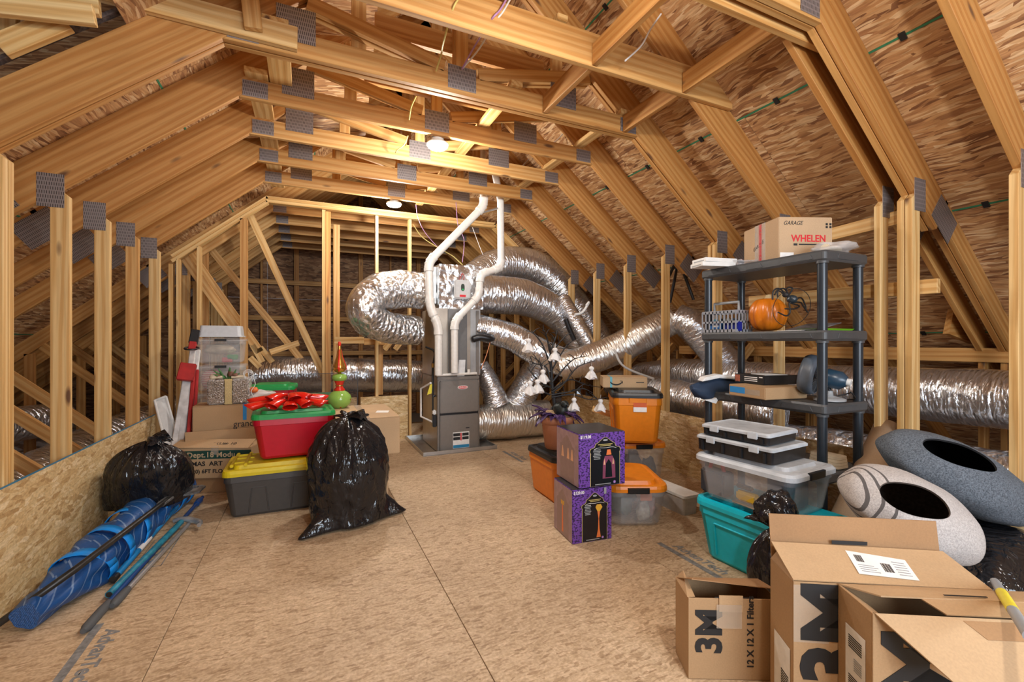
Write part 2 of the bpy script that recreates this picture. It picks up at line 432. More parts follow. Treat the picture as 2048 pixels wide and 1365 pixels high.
# adjoining higher roof seen through the opening at the left
mb = MB(); mb.box((-4.2, -4.0, -0.006), (2.0, 3.4, 0.006))
o = mb.build('roof_panel', OSBR, ce); o.matrix_local = Matrix.Translation((-1.6, 1.4, 3.75)) @ Matrix.Rotation(math.radians(-12), 4, 'Y') @ Matrix.Rotation(math.radians(-14), 4, 'X')

# ---- trusses
def slope_board(parent, name, x0, x1, y, depth, off, mat, t=T, m0=0, m1=0):
    """member following the rafter line between x0 and x1; off = perpendicular lift of its underside"""
    sg = 1 if x0 < XC else -1
    h = (off + depth / 2) / CA
    a = (x0, y, zb(x0) + h); b = (x1, y, zb(x1) + h)
    return board(name, a, b, depth, t, mat, parent, m0=m0, m1=m1)
def truss(y, label, plies=1, posts=(1, 1), webs=True, collar=True, gap=0.042, far=False, sides=(1, 1), rootname='roof_truss'):
    r = thing(rootname, label, 'truss', (XC, y, 0))
    def L(fn, *a, **k): return fn(*a, **k)
    for p in range(plies):
        yy = y + p * gap
        for sg, on in ((-1, sides[0]), (1, sides[1])):
            if not on: continue
            xo = XC + sg * (HW + 0.36)
            slope_board(r, 'top_chord', xo, XC, yy, RD, 0, WOODD if not far else WOOD, m1=0)
            slope_board(r, 'lower_chord', XC + sg * (XE - 0.1), xo, yy, 0.14, RD - 0.14, WOODD)
            if posts[0 if sg < 0 else 1]:
                xp = XC + sg * (HW + 0.0445)
                board('post', (xp, yy, -0.25), (xp, yy, zb(xp) - 0.001), 0.089, T, WOODP if random.random() < 0.7 else WOOD, r, m1=-SL * sg)
            # heel web from post foot to the rafter outside
            xw = XC + sg * (HW + 1.35)
            if sg < 0 or y > 3.3: board('web', (XC + sg * (HW + 0.11), yy, 0.12), (xw, yy, zb(xw) + (RD - 0.14) / CA), 0.089, T, WOOD, r)
            xw2 = XC + sg * (HW + 1.45)
            board('web', (xw2 - sg * 0.0, yy, -0.25), (xw2, yy, zb(xw2) + (RD - 0.14) / CA), 0.089, T, WOODD, r)
        if collar:
            board('collar_beam', (XC - HC + 0.085, yy, ZC + 0.07), (XC + HC - 0.085, yy, ZC + 0.07), 0.14, T, WOOD, r, m0=1 / SL, m1=-1 / SL)
        if webs:
            xk = XC - 0.06
            board('king_post', (xk, yy, ZC + 0.141), (xk, yy, zb(XC) + 0.02), 0.089, T, WOOD, r)
            board('web', (xk - 0.12, yy, ZC + 0.17), (XC - 1.02, yy, zb(XC - 1.02) - 0.02), 0.089, T, WOOD, r)
            board('web', (xk + 0.12, yy, ZC + 0.17), (XC + 0.98, yy, zb(XC + 0.98) - 0.02), 0.089, T, WOOD, r)
            board('web', (XC - 0.62, yy + T, ZC + 0.39), (XC + 0.62, yy + T, ZC + 0.39), 0.14, T, WOODD, r) if p == plies - 1 else None
            for sx in (-1.08, 0.74):
                board('strut', (XC + sx, yy + T + 0.001, ZC + 0.141), (XC + sx, yy + T + 0.001, zb(XC + sx) - 0.002), 0.089, T, WOOD, r) if p == plies - 1 else None
            board('strut', (XC - 0.72, yy + T, ZC + 0.141), (XC - 0.72, yy + T, zb(XC - 0.72) - 0.002), 0.089, T, WOOD, r) if p == plies - 1 else None
    # nail plates on the near face
    yp = y - T / 2 - 0.0016
    for sg, on in ((-1, sides[0]), (1, sides[1])):
        if not on: continue
        if posts[0 if sg < 0 else 1]:
            gusset(r, sg * (HW + 0.085), yp - y, zb(XC + sg * (HW + 0.085)) - 0.005 + 0.03, 0.125, 0.20)
        xo = HW + 0.38
        gusset(r, sg * xo, yp - y, zb(XC + sg * xo) + (RD / 2) / CA, 0.26, 0.19, ang=-sg * ANG)
        if collar: gusset(r, sg * (HC - 0.10), yp - y, ZC + 0.068, 0.155, 0.11)
    if webs:
        gusset(r, -0.06, yp - y, ZC + 0.11, 0.20, 0.16)
        gusset(r, -1.08, yp - y, ZC + 0.18, 0.21, 0.20)
        gusset(r, 0.74, yp - y, ZC + 0.17, 0.22, 0.17)
    # parts were made in world space under a moved root: fix the ones placed by gusset (they are local already)
    return r

truss(1.05, 'nearest single roof truss at the right edge, post beside the striped felt cave', posts=(0, 1), webs=False, collar=False, sides=(0, 1))
truss(1.50, 'doubled roof truss right behind the grey felt cat caves', plies=2, posts=(0, 1), webs=False, sides=(0, 1))
truss(1.667, 'single roof truss tucked right behind the doubled one at the shelf end', posts=(0, 1), webs=False, collar=False, sides=(0, 1))
truss(2.36, 'roof truss behind the taped box on the plastic shelf', posts=(0, 1), webs=False, collar=False, sides=(0, 1))
truss(2.95, 'doubled roof truss with a long sister board, spanning in front of the first lamp', plies=2, gap=0.05)
truss(3.60, 'single roof truss that carries the larger lit ceiling lamp')
truss(4.21, 'single roof truss next behind the larger lit ceiling lamp')
truss(4.82, 'single roof truss next in front of the smaller lit lamp')
truss(5.43, 'single roof truss that carries the smaller lit ceiling lamp')
for k, yy in enumerate((6.65, 7.26, 7.87, 8.48, 9.09)):
    truss(yy, ('first', 'second', 'third', 'fourth', 'fifth')[k] + ' dim roof truss beyond the open stud wall', webs=False, posts=(1, 1), far=True)['group'] = 'trusses beyond the end stud wall'

# field-built beams and blocking at the near ceiling
def beam(name, a, b, w, label, t=T, mat=WOOD, side=(0, 1, 0), group=None, cat='beam'):
    r = thing(name, label, cat, tuple(Vector(a)), 0, group)
    board('timber', a, b, w, t, mat, r, side=side); return r
beam('ceiling_beam', (-0.9, 2.318, 3.085), (2.80, 2.318, 3.085), 0.21, 'deep plain ceiling beam crossing with white and purple wires bent over it', mat=WOOD)
beam('ceiling_beam', (0.2, 1.605, 3.05), (2.84, 1.605, 3.05), 0.19, 'deep plain ceiling beam tucked beside the doubled truss over the shelf')
for x, z in ((1.60, 3.05), (2.33, 3.05)):
    w = 'near the centre plate' if x < 2 else 'at the right rafters'
    beam('blocking', (x, 2.342, z), (x, 2.925, z), 0.13, 'short timber block between two ceiling beams ' + w + ', far piece', side=(1, 0, 0), mat=WOODD, cat='block')
    beam('blocking', (x, 1.63, z), (x, 2.294, z), 0.13, 'short timber block between two ceiling beams ' + w + ', near piece', side=(1, 0, 0), mat=WOODD, cat='block')
# sister board on the front of the doubled truss, with an upright nailed to it
a = at(170, -15, y=2.905); b = at(595, 82, y=2.905)
beam('sister_board', (-1.05, 2.908, 3.075), (b.x, 2.908, 3.06), 0.13, 'greyish board nailed along the doubled truss, ending in a square cut', mat=WOODP)
beam('upright_timber', (at(507, 62, y=2.86).x, 2.865, 3.03), (at(492, 0, y=2.86).x - 0.02, 2.865, 3.6), 0.09, 'short upright timber nailed over the greyish sister board', mat=WOOD)
# flat braces lying on the collar beams along the room
for (x, y0, y1, w, lb) in ((-0.17, 2.9, 3.75, 0.14, 'flat brace board lying on the ceiling beams, short lapped piece'),
                           (-0.32, 3.5, 6.0, 0.14, 'flat brace board lying on the ceiling beams along the left rafters'),
                           (1.36, 2.9, 6.0, 0.09, 'flat brace board lying on the ceiling beams past the two lamps'),
                           (2.32, 2.9, 6.0, 0.09, 'flat brace board lying on the ceiling beams along the right rafters')):
    board_r = thing('brace_board', lb, 'brace', (x, y0, ZC + 0.16))
    board('timber', (x, y0, ZC + 0.16), (x, y1, ZC + 0.16), w, T, WOODP, board_r, side=(0, 0, 1))
# sister on the rafter behind the shelf box
r = thing('rafter_sister', 'short sister board nailed along the rafter above the taped box', 'brace', (2.8, 2.4, 2.9))
slope_board(r, 'timber', XC + HW + 0.1, XC + HC + 0.25, 2.405, 0.12, 0.105, WOOD)
# adjoining framing at the upper left
for (p0, p1, yy, w, lb) in (((-20, 8), (190, 32), 2.75, 0.09, 'pale timber end of the adjoining roof at the upper left'),
                            ((0, 95), (130, 42), 2.85, 0.10, 'pale sloping timber lying on the first left rafter'),
                            ((8, 75), (8, -30), 2.95, 0.10, 'pale upright timber of the adjoining roof at the upper left'),
                            ((100, -6), (200, 14), 2.8, 0.09, 'upper pale timber of the adjoining roof above the sister board')):
    a = at(*p0, y=yy); b = at(*p1, y=yy)
    beam('adjoining_timber', a, b, w, lb, mat=WOODP)
# dark bark edge along the first left rafter
r = thing('wane_strip', 'dark bark edge along the top of the first left rafter', 'bark', (-1.3, 2.93, 2.6))
slope_board(r, 'bark', XC - HW - 0.3, XC - HC - 0.0, 2.935, 0.02, RD + 0.055, plain('bark', (0.10, 0.07, 0.06), 0.9, vary=0.5, scale=60))

# ---- low side walls of strand board
wl = tag(empty('wall_left'), 'low strand board wall with a blue painted top edge', None, None, 'structure')
for (y0, y1) in ((YB, -0.2), (-0.2, 2.24), (2.24, 4.15), (4.152, 5.2)):
    mb = MB(); mb.box((-(y1 - y0) / 2 + 0.001, -0.305, -0.006), ((y1 - y0) / 2 - 0.001, 0.305, 0.006))
    o = mb.build('wall_panel', OSBW, wl); o.matrix_local = Matrix.Translation((-1.297, (y0 + y1) / 2, 0.3065)) @ Matrix.Rotation(PI / 2, 4, 'Y') @ Matrix.Rotation(PI / 2, 4, 'Z')
mb = MB(); mb.box((-1.3035, YB, 0.6115), (-1.2905, 5.2, 0.6145)); mb.build('blue_edge', BLUEPAINT, wl)
wr_ = tag(empty('wall_right'), 'low strand board wall behind the shelving', None, None, 'structure')
for (y0, y1) in ((YB, -0.2), (-0.2, 2.24), (2.242, 4.68), (4.682, 5.6)):
    mb = MB(); mb.box((-(y1 - y0) / 2 + 0.001, -0.29, -0.006), ((y1 - y0) / 2 - 0.001, 0.29, 0.006))
    o = mb.build('wall_panel', OSBW, wr_); o.matrix_local = Matrix.Translation((3.337, (y0 + y1) / 2, 0.2915)) @ Matrix.Rotation(PI / 2, 4, 'Y') @ Matrix.Rotation(PI / 2, 4, 'Z')

# ---- open stud wall at the far end of the room
we = tag(empty('wall_end'), 'open stud wall closing the far end of the room', None, None, 'structure')
YE = 6.08
def stud(u, y=YE, ztop=None, w=0.038, t=0.089, mat=WOODP, z0=0.0, v=500):
    x = at(u, v, y=y).x; zt_ = ztop if ztop else zb(x) - 0.05 if abs(x - XC) > HC else ZC - 0.05
    board('stud', (x, y, z0), (x, y, zt_), t if False else w, t, mat, we, side=(0, 1, 0))
board('top_plate', (XC - HC - 0.02, YE, ZC - 0.02), (XC + HC + 0.02, YE, ZC - 0.02), 0.038, 0.089, WOODP, we, side=(0, 1, 0))
board('top_plate', (XC - HC - 0.02, YE, ZC + 0.02), (XC + HC + 0.02, YE, ZC + 0.02), 0.038, 0.089, WOODP, we, side=(0, 1, 0))
for sg in (-1, 1):
    for k in (0.0, 0.04):
        slope_board(we, 'raking_plate', XC + sg * (HW + 0.05), XC + sg * HC, YE, 0.038, -0.04 + k, WOODP, t=0.089)
for u in (343, 358): stud(u)
for u, w in ((399, 0.038), (647, 0.038), (753, 0.038), (819, 0.038)): stud(u, w=w)
stud(488, w=0.075, mat=WOOD); stud(656, w=0.06, mat=WOOD, y=YE + 0.06); 
mb = MB(); mb.box((-0.24, -0.29, -0.006), (0.36, 0.29, 0.006))
o = mb.build('wall_panel', OSBW, we); o.matrix_local = Matrix.Translation((at(760, 800, y=YE - 0.06).x, YE - 0.053, 0.2915)) @ Matrix.Rotation(PI / 2, 4, 'X')
mb = MB(); mb.box((-0.8, -0.29, -0.006), (1.02, 0.29, 0.006))
o = mb.build('wall_panel', OSBW, we); o.matrix_local = Matrix.Translation((-0.45, YE - 0.053, 0.2915)) @ Matrix.Rotation(PI / 2, 4, 'X')
# block and loose boards behind the stud wall
board('block', at(668, 681, y=YE + 0.1), at(728, 681, y=YE + 0.1), 0.089, 0.038, WOODP, we, side=(0, 1, 0))
board('block', at(728, 684, y=YE + 0.16), at(770, 684, y=YE + 0.16), 0.089, 0.038, WOOD, we, side=(0, 1, 0))

# ---- far gable wall: sheathing, studs and nailers
wf = tag(empty('wall_far'), 'dark far gable wall of strand board and studs', None, None, 'structure')
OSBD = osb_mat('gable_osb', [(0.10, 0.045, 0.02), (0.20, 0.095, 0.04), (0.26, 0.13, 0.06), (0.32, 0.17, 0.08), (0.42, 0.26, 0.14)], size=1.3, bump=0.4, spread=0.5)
x = XC - XE
while x < XC + XE:
    x1 = min(x + 1.22, XC + XE)
    top = max(zt(x), zt(x1)) + 0.1
    if (x < XC < x1): top = zt(XC) + 0.1
    z = -0.3
    while z < top:
        z1 = min(z + 2.44, top)
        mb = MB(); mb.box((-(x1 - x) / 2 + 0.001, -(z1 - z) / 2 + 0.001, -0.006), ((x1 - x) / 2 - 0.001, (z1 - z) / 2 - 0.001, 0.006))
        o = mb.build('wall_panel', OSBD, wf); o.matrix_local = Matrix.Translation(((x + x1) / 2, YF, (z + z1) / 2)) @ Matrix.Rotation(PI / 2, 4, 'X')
        z = z1
    x = x1
for k in range(-6, 8):
    x = XC + 0.61 * k
    if zt(x) > 0.3: board('stud', (x, YF - 0.05, -0.3), (x, YF - 0.05, zt(x) - 0.05), 0.038 if k % 2 else 0.089, 0.089, WOODD, wf)
for z in (1.05, 1.75, 2.45):
    board('nailer', (XC - 3.0, YF - 0.115, z), (XC + 3.0, YF - 0.115, z), 0.089, 0.038, WOOD, wf)

# diagonals and uprights of the far framing, seen through the stud wall
def far_member(p0, p1, y, w=0.089, mat=WOOD, label='', t=T, name='far_brace'):
    beam(name, at(*p0, y=y), at(*p1, y=y), w, label, mat=mat, t=t, cat='brace')
far_member((501, 432), (652, 762), 6.45, 0.085, WOODP, 'long diagonal brace behind the open stud wall, ending at the middle studs')
far_member((416, 492), (606, 724), 6.9, 0.085, WOOD, 'slimmer diagonal brace behind the open stud wall over the stacked clear bins')
far_member((362, 505), (478, 668), 6.3, 0.10, WOOD, 'wide paired diagonal brace beside the left stud posts, front piece', t=T)
far_member((378, 505), (520, 705), 6.5, 0.10, WOOD, 'wide paired diagonal brace beside the left stud posts, rear piece')
far_member((540, 705), (598, 686), 6.35, 0.07, WOODP, 'short offcut board lying across the far diagonal braces')
far_member((409, 495), (409, 800), 6.75, 0.09, WOODD, 'upright timber behind the stacked clear bins')
far_member((673, 450), (673, 790), 6.62, 0.085, WOOD, 'upright timber with a steel plate behind the middle stud')
far_member((866//1 - 0 if False else 758, 690), (758, 790), 6.3, 0.10, WOOD, 'short upright timber in front of the far foil duct')
far_member((768, 700), (790, 672), 6.4, 0.08, WOODP, 'short slanted timber stub under the hanging foil duct')
far_member((790, 700), (808, 676), 6.4, 0.07, WOODP, 'second short slanted timber stub under the hanging foil duct')
for (u0, v0, u1, v1) in ((505, 690, 525, 725), (520, 695, 545, 725), (500, 715, 520, 735)):
    far_member((u0, v0), (u1, v1), 6.5, 0.07, WOODP, 'short offcut stub piled at the foot of the far braces')
for o in list(C.objects):
    if o.get('label') == 'short offcut stub piled at the foot of the far braces': o['group'] = 'offcut stubs beyond the stud wall'

# ---- back gable wall; its unseen window is added to hold the fill light
wbk = tag(empty('wall_back'), 'back gable wall of strand board with an opening for the added window', None, None, 'structure')
for (x0, x1, z0, z1) in ((XC - XE, 0.1, -0.3, 5.0), (2.5, XC + XE, -0.3, 5.0), (0.1, 2.5, -0.3, 0.85), (0.1, 2.5, 2.65, 5.0)):
    mb = MB(); mb.box((x0, YB - 0.012, z0), (x1, YB, z1)); mb.build('wall_panel', OSBW, wbk)
win = tag(empty('added_window_1', (1.3, YB, 1.75)), 'wide unseen gable window added to the back wall for fill light', None, None, 'structure')
for (cx, cz, w, h) in ((0, 0.88, 2.4, 0.06), (0, -0.88, 2.4, 0.06), (-1.17, 0, 0.06, 1.8), (1.17, 0, 0.06, 1.8), (0, 0, 0.05, 1.8)):
    mb = MB(); mb.cbox((cx, 0.0, cz), (w, 0.07, h)); mb.build('added_window_frame', WHITEP, win, bevel=0.004)

# ---- boards nailed along the outside of the right posts, and the rail beyond
def rail(u0, v0, u1, v1, x, w, label, mat=WOODP):
    a, b = at(u0, v0, x=x), at(u1, v1, x=x); beam('rail_board', a, b, w, label, mat=mat, side=(1, 0, 0), cat='board')
rail(1650, 473, 1800, 435, 3.47, 0.089, 'short pale board nailed level behind the right posts beside the taped box')
rail(1500, 604, 1878, 572, 3.47, 0.089, 'long pale board nailed behind the right posts at pumpkin height')
rail(1360, 700, 2040, 712, 4.75, 0.11, 'brown rail running under the right rafters above the big foil duct', mat=WOOD)
# scab of wood hanging at the right eave
r = thing('scab_block', 'wedge shaped timber scab on the right rafter above the brown rail', 'block', tuple(at(1935, 640, x=4.6)))
q = [at(u, v, y=1.75) for u, v in ((1912, 600), (1898, 668), (1960, 692), (1985, 694))]
mb = MB(); n = 4; vs = [tuple(p) for p in q] + [(p.x, p.y + T, p.z) for p in q]
vs = [Vector(v) - r.location for v in vs]
mb.add(vs, [(3,2,1,0),(4,5,6,7)] + [(k,(k+1)%4,4+(k+1)%4,4+k) for k in range(4)]); mb.build('timber', WOOD, r)

# ---- lamps
LAMPG = NT('lamp_glow'); LAMPG.b.inputs['Emission Color'].default_value = (1.0, 0.96, 0.90, 1); LAMPG.b.inputs['Emission Strength'].default_value = 22.0
nzl = LAMPG.new('ShaderNodeTexNoise', i_Scale=20.0); rl = LAMPG.ramp([(0.4, (0.9, 0.9, 0.9)), (0.6, (1, 1, 1))], nzl); LAMPG.link(rl, 0, LAMPG.b, 'Base Color'); LAMPG = LAMPG.m
def ceiling_lamp(loc, power, label, cord=True):
    r = thing('ceiling_lamp', label, 'lamp', loc)
    mb = MB(); mb.lathe([(0.05, 0.055), (0.052, 0.03), (0.088, 0.018), (0.092, 0.006), (0.07, 0.004)], 24); mb.build('housing', WHITEP, r)
    mb = MB(); mb.lathe([(0.082, 0.006), (0.082, -0.008), (0.068, -0.02), (0.037, -0.027), (0.002, -0.029)], 24); mb.build('diffuser', LAMPG, r)
    mb = MB(); mb.cbox((0, 0, 0.075), (0.1, 0.06, 0.04)); mb.build('mounting_box', plain('galvanised_box', (0.4, 0.4, 0.4), 0.4, 0.8), r, bevel=0.004)
    l = bpy.data.lights.new('lamp_light', 'POINT'); l.energy = power; l.color = (1.0, 0.955, 0.89); l.shadow_soft_size = 0.06
    lo = bpy.data.objects.new('lamp_light', l); C.objects.link(lo); lo.parent = r; lo.location = (0, 0, -0.13)
    return r
ceiling_lamp((0.985, 3.66, 2.925), 37, 'round lit ceiling lamp, the larger one over the open floor')
ceiling_lamp((0.945, 5.50, 2.94), 40, 'round lit ceiling lamp, the smaller one above the furnace end')
ceiling_lamp((1.0, 1.66, 3.0), 9, 'round lit ceiling lamp behind the deep plain beam')
ceiling_lamp((1.0, 0.05, 2.93), 55, 'round lit ceiling lamp near the added gable window')

# ---- stamped print on the floor sheets
STAMP = plain('grey_stamp_ink', (0.20, 0.20, 0.20), 0.7, vary=0.35, scale=40)
def floor_stamp(u, v, size, L, bar):
    p = at(u, v, z=0.0)
    text_mesh('AdvanTech', size, STAMP, name='floor_print', parent=fl, M=face_M((p.x, p.y, 0.0004), (0, -1, 0), (1, 0, 0)), bold=size * 0.03, depth=0.0002, shear=0.2)
    mb = MB(); mb.box((p.x - size * 0.62 - bar, p.y - L / 2, 0.0001), (p.x - size * 0.62, p.y + L / 2, 0.0006)); mb.build('floor_print_bar', STAMP, fl)
floor_stamp(1398, 1118, 0.085, 0.52, 0.035); floor_stamp(190, 1312, 0.085, 0.52, 0.035); floor_stamp(1036, 912, 0.085, 0.52, 0.035)
def print_frame(u0, v0, w, h, rows_):
    p = at(u0, v0, z=0.0)
    for a, b in (((0, 0), (w, 0.006)), ((0, h - 0.006), (w, h)), ((0, 0), (0.006, h)), ((w - 0.006, 0), (w, h))):
        mb = MB(); mb.box((p.x + a[0], p.y + a[1], 0.0001), (p.x + b[0], p.y + b[1], 0.0005)); mb.build('floor_print_line', STAMP, fl)
    for k in range(rows_):
        mb = MB(); y = p.y + h * (k + 0.7) / (rows_ + 0.6); mb.box((p.x + w * 0.15, y, 0.0001), (p.x + w * (0.5 + 0.3 * ((k * 7) % 3) / 2), y + h * 0.3 / rows_, 0.0005)); mb.build('floor_print_line', STAMP, fl)
print_frame(262, 1142, 0.14, 0.42, 4)
for (u, v, yy, lb) in ((972, 258, 3.95, 'small timber block nailed on the flat brace right of the larger lamp'), (1118, 44, 2.5, 'small timber block behind the deep plain beam')):
    p = at(u, v, y=yy); r = thing('timber_block', lb, 'block', tuple(p)); mb = MB(); mb.cbox((0, 0, 0), (0.075, 0.10, 0.04)); mb.build('block', WOODP, r, bevel=0.003)
# ================================================================ FURNACE, PIPES, DUCTS
STEEL = plain('galvanised_steel', (0.50, 0.50, 0.49), 0.35, 0.85, vary=0.12, scale=8)
GREYM = plain('grey_enamel', (0.205, 0.185, 0.165), 0.42, 0.25, vary=0.04)
GREYS = plain('side_sheet_steel', (0.42, 0.36, 0.30), 0.38, 0.6, vary=0.12, scale=5)
PVC = plain('white_pvc', (0.78, 0.76, 0.72), 0.32)
REDP = plain('red_print', (0.62, 0.02, 0.03), 0.4)
WHITEL = plain('white_label', (0.80, 0.79, 0.77), 0.5)
BLACKI = plain('black_ink', (0.012, 0.012, 0.013), 0.6)
BLUEL = plain('blue_label', (0.02, 0.22, 0.42), 0.5)
YELTAG = plain('yellow_tag', (0.72, 0.62, 0.04), 0.5)
BRASS = plain('brass', (0.45, 0.28, 0.08), 0.35, 0.9)

def catmull(pts, n=10):
    P = [Vector(p) for p in pts]; P = [P[0] * 2 - P[1]] + P + [P[-1] * 2 - P[-2]]; out = []
    for i in range(1, len(P) - 2):
        for k in range(n):
            t = k / n; a, b, c_, d = P[i-1], P[i], P[i+1], P[i+2]
            out.append(0.5 * ((2*b) + (c_-a)*t + (2*a-5*b+4*c_-d)*t*t + (3*b-a-3*c_+d)*t*t*t))
    out.append(P[-2]); return out

# drain pan
fp = thing('drain_pan', 'shallow galvanised drain pan under the grey furnace', 'pan', (1.63, 5.5, 0))
x0, x1, y0, y1 = -0.45, 0.45, -0.50, 0.50
mb = MB(); mb.box((x0, y0, 0), (x1, y1, 0.006)); mb.build('base', STEEL, fp)
for a, b in (((x0, y0, 0), (x1, y0 + 0.012, 0.045)), ((x0, y1 - 0.012, 0), (x1, y1, 0.045)), ((x0, y0 + 0.012, 0), (x0 + 0.012, y1 - 0.012, 0.045)), ((x1 - 0.012, y0 + 0.012, 0), (x1, y1 - 0.012, 0.045))):
    mb = MB(); mb.box(a, b); mb.build('rim', STEEL, fp, bevel=0.003, seg=1)

# furnace cabinet
FX, FY = 1.625, 5.09
fu = thing('furnace', 'grey gas furnace with red oval badge standing in a metal pan', 'furnace', (FX, FY, 0.008))
mb = MB(); mb.box((-0.255, 0.02, 0), (0.255, 0.73, 0.872)); mb.build('cabinet', GREYS, fu, bevel=0.006)
mb = MB(); mb.box((-0.258, -0.004, 0.835), (0.258, 0.03, 0.876)); mb.build('top_rail', GREYM, fu, bevel=0.006)
for a, b in (((-0.258, -0.004, 0), (-0.232, 0.024, 0.835)), ((0.244, -0.004, 0), (0.258, 0.024, 0.835))):
    mb = MB(); mb.box(a, b); mb.build('side_rail', GREYM, fu, bevel=0.003, seg=1)
up = MB(); up.box((-0.228, -0.014, 0.45), (0.241, 0.02, 0.828)); up = up.build('upper_door', GREYM, fu, bevel=0.008)
lo = MB(); lo.box((-0.228, -0.014, 0.012), (0.241, 0.02, 0.425)); lo = lo.build('lower_door', GREYM, fu, bevel=0.008)
mb = MB(); mb.box((-0.228, 0.004, 0.425), (0.241, 0.02, 0.45)); mb.build('door_gap', BLACKP, fu)
def oval(mb, w, h, t, n=28):
    r = [(w/2 * math.copysign(abs(math.cos(2*PI*k/n))**0.75, math.cos(2*PI*k/n)), h/2 * math.copysign(abs(math.sin(2*PI*k/n))**0.75, math.sin(2*PI*k/n))) for k in range(n)]
    mb.add([(x, 0, z) for x, z in r] + [(x, -t, z) for x, z in r], [tuple(range(n)), tuple(reversed(range(n, 2*n)))] + [(k, n + k, n + (k+1) % n, (k+1) % n) for k in range(n)])
    return mb
bd = oval(MB(), 0.125, 0.042, 0.004).build('badge', WHITEL, up, loc=(0.045, -0.014, 0.745))
oval(MB(), 0.112, 0.032, 0.002).build('badge_field', REDP, up, loc=(0.045, -0.0182, 0.745))
text_mesh('LENNOX', 0.026, WHITEL, parent=up, M=face_M((0.045, -0.0208, 0.745), (1, 0, 0), (0, 0, 1)), bold=0.0004)
def flat(w, h, name, mat, parent, c):
    mb = MB(); mb.box((-w/2, -0.0012, -h/2), (w/2, 0, h/2)); return mb.build(name, mat, parent, loc=c)
st = flat(0.20, 0.19, 'sticker', WHITEL, lo, (0.025, -0.0142, 0.125))
flat(0.085, 0.035, 'sticker_text_block', BLACKI, lo, (-0.03, -0.0156, 0.19)); flat(0.085, 0.035, 'sticker_text_block', BLACKI, lo, (-0.03, -0.0156, 0.145))
flat(0.08, 0.035, 'sticker_text_block', BLACKI, lo, (0.078, -0.0156, 0.19)); flat(0.08, 0.035, 'sticker_text_block', BLACKI, lo, (0.078, -0.0156, 0.145))
flat(0.196, 0.035, 'sticker_band', BLUEL, lo, (0.025, -0.0156, 0.052)); flat(0.015, 0.09, 'sticker_mark', REDP, lo, (0.023, -0.0156, 0.165))
flat(0.045, 0.012, 'model_mark', BLACKI, lo, (0.105, -0.0145, 0.262))
# condensate pipe on top, gas line, trap and tag
mb = MB(); mb.tube([(-0.27, -0.01, 0.896), (0.22, -0.01, 0.905)], 0.016, 10); mb.tube([(0.12, -0.01, 0.905), (0.12, -0.01, 0.955)], 0.018, 10); mb.build('condensate_pipe', PVC, fu)
gl = MB(); gl.tube(catmull([(-0.33, 0.25, 1.22), (-0.26, 0.12, 1.16), (-0.285, 0.1, 0.98), (-0.285, 0.1, 0.66)], 8), 0.013, 8); gl = gl.build('gas_line', BLACKP, fu)
mb = MB(); mb.tube([(-0.285, 0.1, 0.98), (-0.285, 0.1, 1.03)], 0.018, 8); mb.build('brass_fitting', BRASS, gl)
mb = MB(); mb.tube([(-0.285, 0.1, 0.66), (-0.285, 0.1, 0.42)], 0.010, 8); mb.tube([(-0.285, 0.1, 0.64), (-0.25, 0.1, 0.65)], 0.012, 8); mb.build('gas_stub', BLACKP, gl)
mb = MB(); mb.cbox((-0.28, 0.06, 0.36), (0.045, 0.06, 0.14)); mb.build('trap', BLACKP, fu, bevel=0.008)
mb = MB(); mb.cbox((-0.28, 0.06, 0.46), (0.04, 0.05, 0.055)); mb.build('trap_cap', WHITEP, fu, bevel=0.01)
mb = MB(); mb.tube([(-0.285, 0.05, 0.34), (-0.38, 0.3, 0.38), (-0.38, 0.3, 0.72), (-0.31, 0.1, 0.80)], 0.013, 8); mb.build('drain_tube', PVC, fu)
mb = MB(); mb.add([(-0.30, 0.075, 0.79), (-0.305, 0.075, 0.68), (-0.36, 0.075, 0.665), (-0.325, 0.075, 0.78), (-0.30, 0.078, 0.79), (-0.305, 0.078, 0.68), (-0.36, 0.078, 0.665), (-0.325, 0.078, 0.78)], [(0,1,2,3),(7,6,5,4),(0,4,5,1),(1,5,6,2),(2,6,7,3),(3,7,4,0)]); mb.build('yellow_tag', YELTAG, fu)

# evaporator coil cabinet above
co = thing('coil_cabinet', 'tall grey coil cabinet standing on the furnace', 'cabinet', (FX, FY, 0.886))
mb = MB(); mb.box((-0.262, 0.05, 0), (0.29, 0.73, 0.80)); mb.build('casing', GREYS, co, bevel=0.005)
mb = MB(); mb.box((-0.12, 0.03, 0.02), (0.115, 0.05, 0.79)); mb.build('front_panel', plain('dark_grey_sheet', (0.16, 0.155, 0.15), 0.45, 0.3), co, bevel=0.004)
mb = MB(); mb.box((0.16, 0.035, 0.02), (0.285, 0.052, 0.79)); mb.build('side_panel', STEEL, co, bevel=0.003)
mb = MB(); mb.box((0.225, 0.02, 0.0), (0.262, 0.05, 0.78)); mb.build('corner_channel', GREYM, co, bevel=0.003)
mb = MB(); mb.tube(catmull([(0.16, -0.01, 0.43), (0.26, -0.04, 0.46), (0.38, -0.05, 0.44), (0.44, 0.03, 0.46)], 8), [0.025] + [0.04] * 23 + [0.03], 10); mb.build('insulated_line', BLACKP, co)
mb = MB(); mb.tube(catmull([(0.40, -0.02, 0.44), (0.34, -0.03, 0.25), (0.27, -0.03, 0.08)], 8), 0.007, 6); mb.build('copper_wire', plain('copper', (0.6, 0.25, 0.12), 0.4, 0.9), co)
